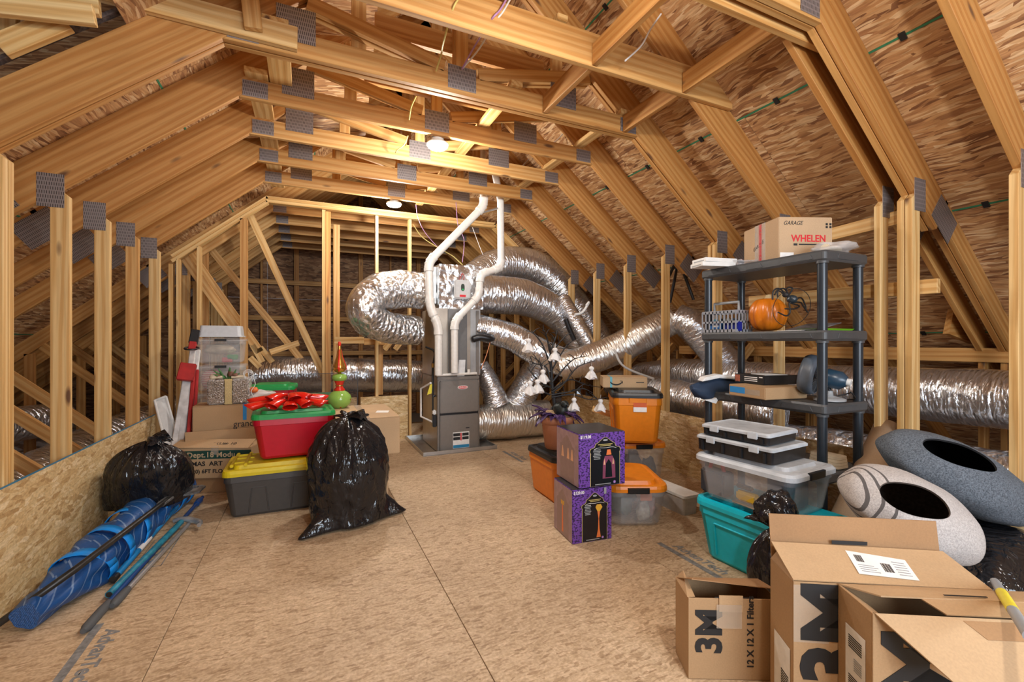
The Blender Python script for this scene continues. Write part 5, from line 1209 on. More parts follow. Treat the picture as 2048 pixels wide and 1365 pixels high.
def halloween_box(label, loc, rz, w, d, h, price, kind):
    b = thing('printed_box', label, 'box', loc, rz)
    mb = MB(); mb.box((0, 0, 0), (w, d, h)); mb.build('carton', PURB, b, bevel=0.003)
    mb = MB(); mb.box((0.004, 0.004, h), (w - 0.004, d - 0.004, h + 0.0012)); mb.build('black_top', BTOP, b)
    poly_front(b, 'side_print', [(0.006, 0.006), (d - 0.006, 0.006), (d - 0.006, h - 0.006), (0.006, h - 0.006)], -0.0004, PURS, side=True, d=d)
    cx = w * 0.56
    ar = arch(w * 0.62, h * 0.93)
    poly_front(b, 'gold_border', [(cx + x * 1.045, 0.004 + z * 1.01) for x, z in ar], -0.0004, GOLDI)
    lab = poly_front(b, 'black_label', [(cx + x, 0.005 + z) for x, z in ar], -0.0013, BLKG)
    text_mesh(price, h * 0.075, WHITEL, parent=b, M=face_M((w * 0.03, -0.001, h * 0.94), (1, 0, 0), (0, 0, 1)), align='LEFT', bold=0.0006, sx=0.9)
    oval(MB(), w * 0.10, h * 0.035, 0.001).build('label_emblem', GREYP, b, loc=(cx, -0.0022, h * 0.86))
    poly_front(b, 'title_line', [(cx - w*0.16, h*0.775), (cx + w*0.16, h*0.775), (cx + w*0.15, h*0.79), (cx - w*0.15, h*0.79)], -0.0022, GOLDI)
    poly_front(b, 'title_line', [(cx - w*0.12, h*0.75), (cx + w*0.12, h*0.75), (cx + w*0.12, h*0.763), (cx - w*0.12, h*0.763)], -0.0022, GOLDI)
    mb = MB(); mb.tube(catmull([(cx - w*0.24, -0.0026, h*0.70), (cx - w*0.15, -0.0026, h*0.722), (cx, -0.0026, h*0.715), (cx + w*0.15, -0.0026, h*0.722), (cx + w*0.24, -0.0026, h*0.70)], 5), 0.0012, 5); mb.build('scroll_line', WHITEL, b)
    for k in range(7): z = h * (0.68 - 0.028 * k); ww = w * (0.075 + 0.012 * math.sin(k * 2)); poly_front(b, 'fine_print', [(cx - w*0.18 - ww, z), (cx - w*0.18 + ww, z), (cx - w*0.18 + ww, z + h*0.014), (cx - w*0.18 - ww, z + h*0.014)], -0.0022, GREYP)
    poly_front(b, 'fine_print', [(cx - w*0.22, h*0.035), (cx + w*0.12, h*0.035), (cx + w*0.12, h*0.05), (cx - w*0.22, h*0.05)], -0.0022, GREYP)
    oval(MB(), w * 0.05, w * 0.05, 0.001).build('round_mark', LAV, b, loc=(cx + w * 0.20, -0.0022, h * 0.06))
    if kind == 'lamp':       # a flared orange table lamp shape on the label
        px_ = cx + w * 0.10
        poly_front(b, 'lamp_picture', [(px_ - w*0.06, h*0.07), (px_ + w*0.05, h*0.07), (px_ + w*0.02, h*0.22), (px_ + w*0.008, h*0.42), (px_ + w*0.03, h*0.56), (px_ - w*0.035, h*0.56), (px_ - w*0.008, h*0.42), (px_ - w*0.02, h*0.22)], -0.0022, ORI)
        poly_front(b, 'lamp_picture', [(px_ - w*0.035, h*0.56), (px_ + w*0.03, h*0.56), (px_ + w*0.09, h*0.63), (px_ + w*0.05, h*0.69), (px_ - w*0.05, h*0.69), (px_ - w*0.085, h*0.64)], -0.0030, YEI)
        for (sx_, z0_, z1_, m_) in ((d*0.5, 0.08, 0.60, ORI), (d*0.5, 0.60, 0.68, YEI)): poly_front(b, 'side_picture', [(sx_ - 0.012 - (0.012 if m_ is YEI else 0), h*z0_), (sx_ + 0.012 + (0.012 if m_ is YEI else 0), h*z0_), (sx_ + 0.006 + (0.02 if m_ is YEI else 0), h*z1_), (sx_ - 0.006 - (0.02 if m_ is YEI else 0), h*z1_)], -0.0013, m_, side=True, d=d)
        mb = MB(); mb.box((w*0.80, -0.0012, h*0.87), (w*0.86, 0, h*0.99)); mb.build('store_tag', GREYP, b)
    else:                    # a plain draped lantern shape in warm light
        px_ = cx + w * 0.07
        poly_front(b, 'lantern_picture', [(px_ - w*0.13, h*0.14), (px_ + w*0.15, h*0.14), (px_ + w*0.14, h*0.45), (px_ + w*0.08, h*0.56), (px_ - w*0.08, h*0.56), (px_ - w*0.12, h*0.45)], -0.0022, MAG)
        poly_front(b, 'lantern_picture', [(px_ - w*0.07, h*0.16), (px_ + w*0.08, h*0.16), (px_ + w*0.06, h*0.42), (px_, h*0.50), (px_ - w*0.06, h*0.42)], -0.0030, BLKG)
        for sx_ in (-0.09, 0.10): poly_front(b, 'lantern_glow', [(px_ + w*(sx_ - 0.02), h*0.40), (px_ + w*(sx_ + 0.02), h*0.40), (px_ + w*sx_, h*0.52)], -0.0030, WARM)
        poly_front(b, 'lantern_cap', [(px_ - w*0.05, h*0.58), (px_ + w*0.06, h*0.58), (px_ + w*0.04, h*0.68), (px_ - w*0.03, h*0.68)], -0.0030, ORI)
        for sx_ in (0.3, 0.55, 0.72): poly_front(b, 'side_picture', [(d*sx_ - 0.02, h*0.45), (d*sx_ + 0.02, h*0.45), (d*sx_ + 0.005, h*0.66), (d*sx_ - 0.005, h*0.66)], -0.0013, WARM, side=True, d=d)
    poly_front(b, 'side_arch', [(d*0.5 + x, 0.005 + z) for x, z in arch(d * 0.62, h * 0.92)], -0.0011, plain('faded_side_label', (0.30, 0.20, 0.19), 0.4), side=True, d=d)
    return b
halloween_box('lower purple decorated box priced 129.00 showing an orange lamp', (1.538, 2.45, 0), math.radians(-6), 0.285, 0.29, 0.345, '$129.00', 'lamp')
halloween_box('upper purple decorated box priced 119.00 showing a dark draped lantern', (1.588, 2.452, 0.348), math.radians(-5), 0.345, 0.335, 0.35, '$119.00', 'lantern')

# clear totes with orange lids, orange tote
def filled(label_list):
    for (loc, r_, col, lb, cat, nm) in label_list:
        mb = MB(); lump(mb, (0, 0, 0), *r_, seed=int(loc[0] * 100) % 17, n=18, m=10, amp=0.5); o = mb.build(nm, plain('fill_' + str(len(bpy.data.materials)), col, 0.6, vary=0.3), loc=loc); tag(o, lb, cat)
tote('clear_tote', 'clear tote with orange lid and orange sticker beside the purple boxes', (2.20, 2.735, 0), math.radians(66), 0.60, 0.43, 0.315, CLEAR, ORNG, taper=0.84, lidh=0.045, r=0.09, panel=False, clear=True, latch=BLACKP)
tg = [o for o in C.objects if o.get('label', '').startswith('clear tote with orange lid and orange sticker')][0]
mb = MB(); mb.box((-0.04, -0.2005, 0.19), (0.04, -0.1985, 0.245)); lbx = mb.build('price_sticker', plain('orange_sticker', (0.55, 0.12, 0.01), 0.5), tg, loc=(-0.27, 0.0, 0.0), rot=(0, 0, 0))
lbx.rotation_euler = (0, 0, math.radians(-90)); lbx.location = (-0.079, -0.06, 0.0)
filled([((2.12, 2.72, 0.10), (0.07, 0.09, 0.09), (0.10, 0.16, 0.12), 'dark green figure seen inside the clear tote by the purple boxes', 'figure', 'toy_figure'),
        ((2.28, 2.60, 0.085), (0.05, 0.05, 0.075), (0.55, 0.32, 0.33), 'pink packet seen inside the clear tote by the purple boxes', 'packet', 'packet'),
        ((2.20, 2.56, 0.08), (0.045, 0.045, 0.07), (0.62, 0.62, 0.60), 'white carton seen inside the clear tote by the purple boxes', 'packet', 'packet'),
        ((2.27, 2.85, 0.09), (0.08, 0.08, 0.08), (0.22, 0.24, 0.12), 'olive bundle seen inside the clear tote by the purple boxes', 'bundle', 'bundle')])
tote('clear_tote', 'clear tote with orange lid under the orange tote', (2.82, 3.42, 0), math.radians(70), 0.58, 0.42, 0.408, CLEAR, ORNG, taper=0.86, lidh=0.045, r=0.07, panel=False, clear=True, latch=BLACKP)
filled([((2.74, 3.32, 0.20), (0.07, 0.07, 0.09), (0.02, 0.02, 0.025), 'black bundle seen inside the clear tote under the orange tote', 'bundle', 'bundle'), ((2.88, 3.28, 0.13), (0.07, 0.06, 0.08), (0.04, 0.04, 0.05), 'charcoal bundle seen inside the clear tote under the orange tote', 'bundle', 'bundle'), ((2.80, 3.55, 0.12), (0.1, 0.1, 0.09), (0.30, 0.18, 0.30), 'lilac bundle seen inside the clear tote under the orange tote', 'bundle', 'bundle')])
ot = tote('storage_tote', 'orange tote with black lid carrying the small parcel', (2.75, 3.33, 0.412), math.radians(57), 0.66, 0.42, 0.46, ORNG, BLACKP, taper=0.84, lidh=0.045, panel=True)
mb = MB(); mb.box((-0.055, -0.003, -0.04), (0.055, 0, 0.04)); st_ = mb.build('price_sticker', WHITEL, ot, loc=(-0.323, -0.02, 0.32), rot=(0, 0, math.radians(-90)))
mb = MB(); mb.box((-0.055, -0.0036, 0.0), (0.055, -0.003, 0.04)); mb.build('sticker_band', plain('orange_band', (0.62, 0.10, 0.01), 0.5), st_)
pc = carton('parcel_box', 'small brown parcel with arrow logo on the black tote lid', (2.475, 3.42, 0.872), math.radians(-30), 0.40, 0.26, 0.095, CARDL, tape=False)
arrow = [(0.12 + 0.055 * math.cos(a), -0.0012, 0.062 + 0.035 * math.sin(a)) for a in [PI + 0.25 + (PI - 0.5) * k / 10 for k in range(11)]]
mb = MB(); mb.tube([Vector(p) for p in arrow], [0.0035 + 0.0035 * math.sin(PI * k / 10) for k in range(11)], 6); mb.tube([Vector(arrow[-1]) + Vector((-0.016, 0, 0.008)), Vector(arrow[-1]) + Vector((0.003, 0, 0.006)), Vector(arrow[-1]) + Vector((0.004, 0, -0.014))], 0.003, 6); mb.build('arrow_logo', BLACKI, pc)
mb = MB(); mb.box((0.065, -0.001, 0.001), (0.085, 0, 0.0955)); mb.box((0.065, -0.001, 0.0952), (0.085, 0.26, 0.096)); mb.build('printed_tape', plain('teal_tape', (0.10, 0.36, 0.42), 0.4), pc)
mb = MB(); mb.box((0.30, -0.001, 0.045), (0.37, 0, 0.053)); mb.build('marker_line', BLACKI, pc)
wd_ = beam('wood_offcut', at(1186, 818, y=3.75), at(1230, 832, y=3.70), 0.06, 'short wood offcut leaning behind the purple boxes', mat=WOODP)
cb = thing('flat_clear_bin', 'flat clear bin with white lid on the floor beside the turquoise tote', 'storage bin', (2.61, 2.72, 0), 0)
mb = MB(); mb.stack([(0.135, 0.42, 0.0, 0.02), (0.15, 0.44, 0.13, 0.02)]); mb.build('body', clear_mat('greyish_clear', (0.62, 0.60, 0.58), 0.75, 0.3), cb); mb = MB(); mb.stack([(0.16, 0.46, 0.13, 0.02), (0.16, 0.46, 0.15, 0.02)]); mb.build('lid', WHITEP, cb)

# ---- turquoise tote, clear tool tote, organisers
tote('storage_tote', 'turquoise tote under the clear tool tote', (2.405, 1.70, 0), math.radians(-86), 0.72, 0.44, 0.375, TEAL, TEAL, taper=0.85, lidh=0.045, r=0.055, panel=True)
ct = tote('clear_tote', 'clear lidded tote of tools on the turquoise tote', (2.375, 1.755, 0.377), math.radians(-85), 0.56, 0.42, 0.265, clear_mat('clear_tool_tote_plastic', (0.70, 0.73, 0.78), 0.20, 0.2), CLEARL, taper=0.88, lidh=0.035, r=0.045, panel=False, clear=True, latch=BLACKP, lidlip=0.03)
tool = thing('jigsaw', 'yellow and black power tool inside the clear tool tote', 'power tool', (2.215, 1.72, 0.386))
YT = plain('yellow_tool_plastic', (0.60, 0.40, 0.02), 0.4)
mb = MB(); mb.cbox((0, 0, 0.05), (0.05, 0.13, 0.055)); mb.build('body', YT, tool, bevel=0.012); mb = MB(); mb.cbox((0, 0.02, 0.10), (0.035, 0.10, 0.022)); mb.build('handle', BLACKP, tool, bevel=0.008); mb = MB(); mb.cbox((0, 0, 0.012), (0.07, 0.15, 0.008)); mb.build('base_plate', STEEL, tool)
tool = thing('drill_case', 'dark tool case with a red handle inside the clear tool tote', 'tool case', (2.23, 1.94, 0.386))
mb = MB(); mb.cbox((0, 0, 0.075), (0.10, 0.17, 0.14)); mb.build('case', plain('charcoal_case', (0.03, 0.035, 0.045), 0.5), tool, bevel=0.012); mb = MB(); mb.tube(catmull([(0, -0.05, 0.14), (0, -0.03, 0.19), (0, 0.03, 0.19), (0, 0.05, 0.14)], 5), 0.011, 8); mb.build('handle', REDP, tool)
mb = MB(); mb.cbox((0, 0, 0.09), (0.19, 0.13, 0.18)); o = mb.build('tool_pouch', plain('navy_cloth', (0.015, 0.03, 0.07), 0.7), loc=(2.40, 1.62, 0.388), bevel=0.02); tag(o, 'dark blue pouch inside the clear tool tote', 'pouch')
def organiser(label, loc, rz, w, d, h):
    t = thing('parts_organiser', label, 'organiser', loc, rz)
    DK = clear_mat('smoky_black_plastic', (0.014, 0.014, 0.016), 0.96, 0.25)
    mb = MB(); mb.stack([(w - 0.02, d - 0.02, 0, 0.015), (w - 0.015, d - 0.015, h - 0.022, 0.015)]); mb.build('tray', DK, t)
    mb = MB(); mb.stack([(w, d, h - 0.022, 0.02), (w, d, h - 0.010, 0.02), (w - 0.02, d - 0.02, h - 0.002, 0.02), (w - 0.04, d - 0.04, h - 0.006, 0.02)]); mb.build('lid', CLEARL, t)
    for x in (-w * 0.40, -w*0.12, w*0.12, w * 0.40):
        mb = MB(); mb.cbox((x, -d / 2 + 0.004, (h - 0.03) / 2), (0.012, 0.012, h - 0.035)); mb.build('rib', BLACKP, t)
    for x in (-w * 0.28, w * 0.28):
        mb = MB(); mb.cbox((x, -d / 2 - 0.001, h - 0.022), (0.055, 0.012, 0.035)); mb.build('latch', CLEARL, t, bevel=0.003)
    return t
organiser('larger black organiser with clear lid on the tool tote', (2.36, 1.82, 0.646), math.radians(-84), 0.47, 0.36, 0.09)
organiser('smaller black organiser with clear latched lid, topmost on the tool tote', (2.365, 1.835, 0.737), math.radians(-82), 0.41, 0.32, 0.065)

# ================================================================ PLASTIC SHELF AND WHAT STANDS ON IT
SHEL = plain('slate_shelf_plastic', (0.055, 0.058, 0.062), 0.42, vary=0.08); POSTM = plain('blue_black_post', (0.018, 0.024, 0.032), 0.3)
sx0, sx1, sy0, sy1 = 2.70, 3.13, 1.60, 2.50
sf = thing('shelving_unit', 'dark plastic five tier shelving unit before the right posts', 'shelf', ((sx0 + sx1) / 2, (sy0 + sy1) / 2, 0))
SW, SD = sx1 - sx0, sy1 - sy0; LZ = [0.10, 0.47, 0.87, 1.30, 1.765]
for z in LZ:
    mb = MB(); mb.stack([(SW - 0.02, SD - 0.02, z, 0.02), (SW, SD, z + 0.012, 0.025), (SW, SD, z + 0.05, 0.025), (SW - 0.012, SD - 0.012, z + 0.062, 0.02), (SW - 0.03, SD - 0.03, z + 0.058, 0.02)]); s_ = mb.build('shelf', SHEL, sf)
    for yy in (-0.28, 0.0, 0.28):
        mb = MB(); mb.stack([(0.006, 0.20 if yy else 0.12, z + 0.016, 0.002), (0.006, 0.17 if yy else 0.09, z + 0.044, 0.002)]); mb.build('edge_panel', SHEL, s_, loc=(-SW / 2 - 0.001, yy, 0))
    mb = MB(); mb.stack([(0.20, 0.006, z + 0.016, 0.002), (0.18, 0.006, z + 0.044, 0.002)]); mb.build('edge_panel', SHEL, s_, loc=(0, -SD / 2 - 0.001, 0))
for px_ in (-1, 1):
    for py_ in (-1, 1):
        mb = MB(); mb.tube([(px_ * (SW / 2 - 0.038), py_ * (SD / 2 - 0.04), 0), (px_ * (SW / 2 - 0.038), py_ * (SD / 2 - 0.04), 1.76)], 0.0265, 18); po = mb.build('post', POSTM, sf)
        for z in LZ[1:]:
            mb = MB(); mb.tube([(px_ * (SW / 2 - 0.038), py_ * (SD / 2 - 0.04), z - 0.012), (px_ * (SW / 2 - 0.038), py_ * (SD / 2 - 0.04), z + 0.01)], 0.033, 18); mb.build('collar', SHEL, po)
ZT, ZM, ZL, ZB = 1.765 + 0.063, 1.30 + 0.063, 0.87 + 0.063, 0.47 + 0.063
# taped carton
wh = thing('taped_carton', 'taped brown carton lettered WHELEN on the top shelf', 'box', tuple(at(1557, 519, z=ZT)), math.radians(-22))
WX, WY_, WH_ = 0.36, 0.40, 0.275
mb = MB(); mb.box((0, 0, 0), (WX, WY_, WH_)); mb.build('body', card_mat('tan_cardboard', (0.50, 0.34, 0.20)), wh, bevel=0.004)
text_mesh('WHELEN', 0.062, REDP, parent=wh, M=face_M((0.20, -0.001, 0.135), (1, 0, 0), (0, 0, 1)), bold=0.0014, sx=0.92)
mb = MB(); mb.box((0.135, -0.001, 0.094), (0.30, 0, 0.102)); mb.build('print_line', BLACKI, wh)
mb = MB(); mb.box((0.10, -0.0012, 0.09), (0.125, 0, 0.104)); mb.build('logo_mark', BLACKI, wh)
text_mesh('GARAGE', 0.036, BLACKI, parent=wh, M=face_M((0.095, -0.001, 0.235), (1, 0, 0), (0, 0, 1)), shear=0.3, sx=0.9)
text_mesh('GARAGE', 0.036, BLACKI, parent=wh, M=face_M((-0.001, 0.22, 0.13), (0, -1, 0.35), (0, 0.3, 1)), shear=0.3, sx=0.9)
mb = MB(); mb.box((-0.0012, 0.14, 0), (0, 0.26, WH_ + 0.001)); mb.box((-0.001, 0.14, WH_), (WX, 0.26, WH_ + 0.0008)); mb.build('clear_tape', clear_mat('shiny_tape', (0.85, 0.80, 0.75), 0.35, 0.08), wh)
rt = MB(); rt.box((-0.0022, 0.175, 0), (-0.0012, 0.215, WH_)); rt.build('printed_tape', clear_mat('red_print_tape', (0.75, 0.35, 0.32), 0.55, 0.15), wh)
for q in (0.06, 0.145, 0.23): text_mesh('WHELEN', 0.028, REDP, parent=wh, M=face_M((-0.0024, 0.195, q), (0, 0, -1), (0, -1, 0)), bold=0.0008, sx=0.75)
mb = MB(); mb.box((0.01, -0.0012, 0.006), (0.10, 0, 0.045)); mb.build('paper_label', WHITEL, wh)
for (x, z) in ((0.31, 0.205), (0.335, 0.205)):
    for s in (0, 1):
        mb = MB(); mb.box((x + 0.004, -0.0012, z + 0.018 * s), (x + 0.018, 0, z + 0.014 + 0.018 * s)); mb.build('care_symbol', BLACKI, wh)
# white slim boxes
for k, (z, a) in enumerate(((0.0, -14), (0.031, -10))):
    s_ = thing('white_slim_box', ('lower' if k == 0 else 'upper') + ' of two slim white boxes on the corner of the top shelf', 'box', tuple(at(1383 if k == 0 else 1386, 536, z=ZT) + Vector((0.02 + 0.006 * k, 0.0, z))), math.radians(a))
    mb = MB(); mb.box((0, -0.11, 0), (0.26, 0.04, 0.029)); mb.build('carton', WHITEP, s_, bevel=0.002); mb = MB(); mb.box((-0.001, -0.09, 0.006), (0, 0.02, 0.014)); mb.build('print_line', GREYP, s_)
# film wrapped packet and loose film
r = thing('film_packet', 'clear film packet of pale cloth at the near end of the top shelf', 'packet', (2.955, 1.715, ZT + 0.001))
mb = MB(); lump(mb, (0, 0, 0.04), 0.12, 0.11, 0.04, 3, 24, 12, 0.45); mb.build('film', clear_mat('crinkled_film', (0.75, 0.72, 0.70), 0.45, 0.12), r)
mb = MB(); mb.tube([(-0.10, -0.02, 0.035), (0.06, 0.0, 0.04)], 0.026, 12); mb.build('cloth_roll', CREAM, r); mb = MB(); mb.tube([(-0.06, 0.05, 0.03), (0.08, 0.05, 0.03)], 0.022, 12); mb.build('cloth_roll', plain('grey_cloth', (0.16, 0.16, 0.16), 0.8), r)
r = thing('loose_film', 'crumpled clear film beside the taped carton on the top shelf', 'film', (2.83, 2.28, ZT + 0.001))
mb = MB(); lump(mb, (0, 0, 0.028), 0.09, 0.11, 0.028, 6, 24, 12, 0.6); mb.build('film', clear_mat('thin_film', (0.75, 0.75, 0.78), 0.35, 0.1), r)
# second shelf: basket, pumpkin, spider, papers, green tray
GB = plain('grey_basket_plastic', (0.27, 0.28, 0.31), 0.45)
bk = thing('plastic_basket', 'grey slotted basket of small packs on the second shelf', 'basket', (2.73, 2.40, ZM))
BL, BW_, BH = 0.26, 0.15, 0.15   # along -y, along x
for k, (a, b) in enumerate((((-0.02, -0.02, 0), (0.13, 0.13, 0.006)),)):
    mb = MB(); mb.box((-0.02, -0.20, 0), (0.14, 0.09, 0.006)); mb.build('bottom', GB, bk)
def slat_wall(o, e, n, cols):
    o, e = Vector(o), Vector(e)
    for (z0_, z1_) in ((0.0, 0.02), (0.065, 0.08), (0.135, 0.155)):
        board('rim', o + Vector((0, 0, (z0_ + z1_) / 2)), o + e + Vector((0, 0, (z0_ + z1_) / 2)), z1_ - z0_, 0.005, GB, bk, side=n, bev=0)
    for k in range(cols + 1):
        p = o + e * (k / cols); board('slat', p + Vector((0, 0, 0.0)), p + Vector((0, 0, 0.15)), 0.009, 0.005, GB, bk, side=n, bev=0)
BO = Vector(bk.location)
slat_wall(BO + Vector((-0.02, 0.09, 0)), (0, -0.29, 0), (1, 0, 0), 9); slat_wall(BO + Vector((0.14, 0.09, 0)), (0, -0.29, 0), (1, 0, 0), 9); slat_wall(BO + Vector((-0.02, 0.09, 0)), (0.16, 0, 0), (0, 1, 0), 5); slat_wall(BO + Vector((-0.02, -0.20, 0)), (0.16, 0, 0), (0, 1, 0), 5)
mb = MB(); mb.tube([(0.06, 0.05, 0.155), (0.06, 0.05, 0.215), (0.06, -0.16, 0.215), (0.06, -0.16, 0.155)], 0.010, 8); mb.build('handle', GREYP, bk)
for (dy, c, lb, w_) in ((0.02, (0.02, 0.16, 0.50), 'bright blue small carton with white print in the grey basket', 0.075), (-0.12, (0.01, 0.02, 0.22), 'deep blue small carton in the grey basket', 0.085)):
    o = thing('small_carton', lb, 'box', (2.728, 2.40 + dy, ZM + 0.008)); mb = MB(); mb.box((0, -w_, 0), (0.04, w_ * 0.45, 0.065)); mb.build('carton', plain('blue_card' + str(dy), c, 0.4), o, bevel=0.002)
    if dy > 0:
        mb = MB(); mb.box((-0.001, -0.06, 0.03), (0, -0.005, 0.05)); mb.build('white_print', WHITEL, o); mb = MB(); mb.box((-0.001, -0.07, 0.006), (0, 0.02, 0.018)); mb.build('dark_print', BLACKI, o)
for k in range(4):
    mb = MB(); mb.cbox((0, 0, 0.05), (0.03, 0.035, 0.09)); o = mb.build('small_bottle', plain('pack%d' % k, ((0.10, 0.30, 0.42), (0.03, 0.03, 0.03), (0.25, 0.24, 0.2), (0.03, 0.05, 0.08))[k], 0.4), loc=(2.815, 2.46 - 0.055 * k, ZM + 0.008), bevel=0.008)
    tag(o, ('pale blue', 'black', 'khaki', 'dark navy')[k] + ' small pack standing in the grey basket', 'pack')
pk = thing('pumpkin', 'shiny orange artificial pumpkin on the second shelf', 'pumpkin', tuple(at(1524, 655, z=ZM) + Vector((0, 0, 0)) if False else (2.885, 2.09, ZM)), 0)
PUMP = plain('pumpkin_orange', (0.62, 0.17, 0.008), 0.3, vary=0.12, scale=8)
rows_ = []; n, m = 72, 20
for j in range(m + 1):
    b = -PI / 2 + PI * j / m; ring = []
    for k in range(n):
        a = 2 * PI * k / n; rb = 0.115 * (1 - 0.09 * abs(math.cos(5.5 * a)) ** 4 * math.cos(b) ** 0.5) if abs(math.cos(b)) > 1e-6 else 0.115
        rr = rb * abs(math.cos(b)) ** 0.75 + 0.004; z = 0.118 + 0.118 * math.sin(b) - (0.018 * math.exp(-(rr / 0.04) ** 2) * (1 if b > 0 else -1))
        ring.append((rr * math.cos(a), rr * math.sin(a), z))
    rows_.append(ring)
mb = MB(); mb.rings(rows_); mb.build('body', PUMP, pk)
mb = MB(); mb.rings([[((0.022 - 0.004 * q) * (1 + 0.15 * math.cos(5 * a)) * math.cos(a) + 0.004 * q, (0.022 - 0.004 * q) * (1 + 0.15 * math.cos(5 * a)) * math.sin(a), 0.212 + 0.022 * q) for a in [2 * PI * i / 20 for i in range(20)]] for q in range(3)]); mb.build('stem', plain('pale_stem', (0.50, 0.36, 0.18), 0.6), pk)
spd = thing('spider_wreath', 'black wire hoop with a hanging toy spider beside the pumpkin', 'decoration', (2.80, 1.80, ZM))
def sl(u, v, y=1.80): return at(u, v, y=y) - spd.location
c_ = sl(1582, 615, 1.84)
mb = MB(); mb.tube([c_ + Vector((0.02 * math.sin(a), 0.12 * math.cos(a), 0.118 * math.sin(a))) for a in [2 * PI * q / 40 for q in range(41)]], 0.0022, 5, caps=False); mb.build('hoop', TWIG, spd)
mb = MB(); lump(mb, sl(1584, 599), 0.026, 0.032, 0.026, 3, 20, 12, 0.1); mb.build('abdomen', plain('spider_blue_black', (0.02, 0.03, 0.04), 0.3), spd); mb = MB(); lump(mb, sl(1571, 590), 0.017, 0.02, 0.016, 5, 16, 10, 0.1); mb.build('head', TWIG, spd)
for q in (((1575, 594), (1560, 578), (1547, 582), (1545, 600)), ((1573, 592), (1558, 582), (1555, 588), (1556, 594)), ((1578, 592), (1570, 578), (1556, 580), (1549, 590)), ((1582, 605), (1600, 605), (1606, 612), (1615, 625)), ((1580, 606), (1598, 612), (1590, 618), (1570, 618)), ((1578, 606), (1580, 625), (1572, 632), (1556, 625)), ((1585, 602), (1602, 596), (1610, 610), (1612, 618)), ((1578, 590), (1585, 578), (1578, 575), (1570, 580))):
    mb = MB(); mb.tube(catmull([sl(u, v) for u, v in q], 5), 0.0048, 6); mb.build('leg', TWIG, spd)
pp = thing('paper_pile', 'dark papers leaning beside the green tray on the second shelf', 'papers', (2.84, 1.78, ZM)); slab(pp, 'sheet', [(-0.08, 0.10, 0.004), (-0.08, -0.10, 0.004), (0.10, -0.13, 0.045), (0.10, 0.07, 0.045)], (0, 0, 1), 0.004, plain('grey_paper', (0.09, 0.09, 0.10), 0.5, vary=0.5, scale=25)); slab(pp, 'sheet', [(-0.10, 0.14, 0.001), (-0.10, -0.02, 0.001), (0.06, -0.02, 0.002), (0.06, 0.14, 0.002)], (0, 0, 1), 0.002, WHITEL)
gt = thing('green_tray', 'flat lime green tray at the near end of the second shelf', 'tray', (2.93, 1.74, ZM)); mb = MB(); mb.stack([(0.30, 0.17, 0, 0.03), (0.32, 0.19, 0.012, 0.03), (0.30, 0.17, 0.012, 0.03), (0.28, 0.15, 0.005, 0.03)]); mb.build('tray', plain('lime_plastic', (0.20, 0.50, 0.02), 0.4), gt)
# third shelf: two flat cartons, fan, pillow
fc = thing('flat_carton', 'flat brown carton with bright blue tape on the third shelf', 'box', tuple(at(1530, 801, z=ZL)), math.radians(-8))
mb = MB(); mb.box((0, 0, 0), (0.34, 0.30, 0.075)); mb.build('body', CARD, fc, bevel=0.004); mb = MB(); mb.box((-0.0012, 0.16, 0.022), (0, 0.29, 0.062)); mb.build('blue_tape', PTAPE, fc); mb = MB(); mb.box((-0.001, 0.04, 0.02), (0, 0.16, 0.055)); mb.build('tan_tape', TAPE, fc)
bc = thing('flat_carton', 'flat black printed carton on the brown taped carton', 'box', tuple(at(1528, 771, z=ZL + 0.077)), math.radians(-8))
mb = MB(); mb.box((0, 0, 0), (0.30, 0.255, 0.06)); mb.build('body', plain('black_card', (0.014, 0.013, 0.013), 0.4), bc, bevel=0.003)
mb = MB(); mb.box((-0.0012, 0.205, 0.008), (0, 0.248, 0.054)); mb.build('picture', plain('rust_picture', (0.35, 0.10, 0.05), 0.5, vary=0.6, scale=60), bc)
for z in (0.042, 0.030, 0.018):
    if True:
        mb = MB(); mb.box((-0.001, 0.055, z), (0, 0.165, z + 0.005)); mb.build('print_line', WHITEL, bc)
mb = MB(); mb.box((-0.001, 0.012, 0.045), (0, 0.04, 0.051)); mb.build('print_line', WHITEL, bc)
slab(bc, 'paper', [(0.05, 0.04, 0.0605), (0.22, 0.02, 0.0605), (0.20, 0.16, 0.0605), (0.07, 0.18, 0.0605)], (0, 0, 1), 0.003, WHITEL)
fan = thing('desk_fan', 'black round desk fan turned aside on the third shelf', 'fan', (2.935, 1.735, ZL))
FB = plain('fan_black', (0.02, 0.024, 0.03), 0.35)
ax = Vector((-0.30, 0.92, 0.18)).normalized(); s_ = ax.cross(Vector((0, 0, 1))).normalized(); u_ = s_.cross(ax); hc = Vector((-0.03, 0.03, 0.148))
mb = MB(); rr = []
for (t_, rad) in ((0.0, 0.108), (0.025, 0.122), (0.06, 0.122), (0.08, 0.112)): rr.append([hc + ax * t_ + s_ * (rad * math.cos(a)) + u_ * (rad * math.sin(a)) for a in [2 * PI * k / 36 for k in range(36)]])
mb.rings(rr, caps=False); o = mb.build('shroud', plain('fan_grey_blue', (0.10, 0.12, 0.15), 0.4), fan); md = o.modifiers.new('s', 'SOLIDIFY'); md.thickness = 0.004
for k in range(36):
    a = 2 * PI * k / 36; e = s_ * math.cos(a) + u_ * math.sin(a); mb = MB(); mb.tube([hc + e * 0.03 - ax * 0.012, hc + e * 0.108], 0.002, 4); mb.build('grille_wire', FB, fan)
for k in range(5):
    a = 2 * PI * k / 5; e = s_ * math.cos(a) + u_ * math.sin(a); f_ = s_ * -math.sin(a) + u_ * math.cos(a)
    slab(fan, 'blade', [hc + ax * 0.04 + e * 0.02, hc + ax * 0.06 + e * 0.095 + f_ * 0.03, hc + ax * 0.03 + e * 0.095 - f_ * 0.03], ax, 0.003, FB)
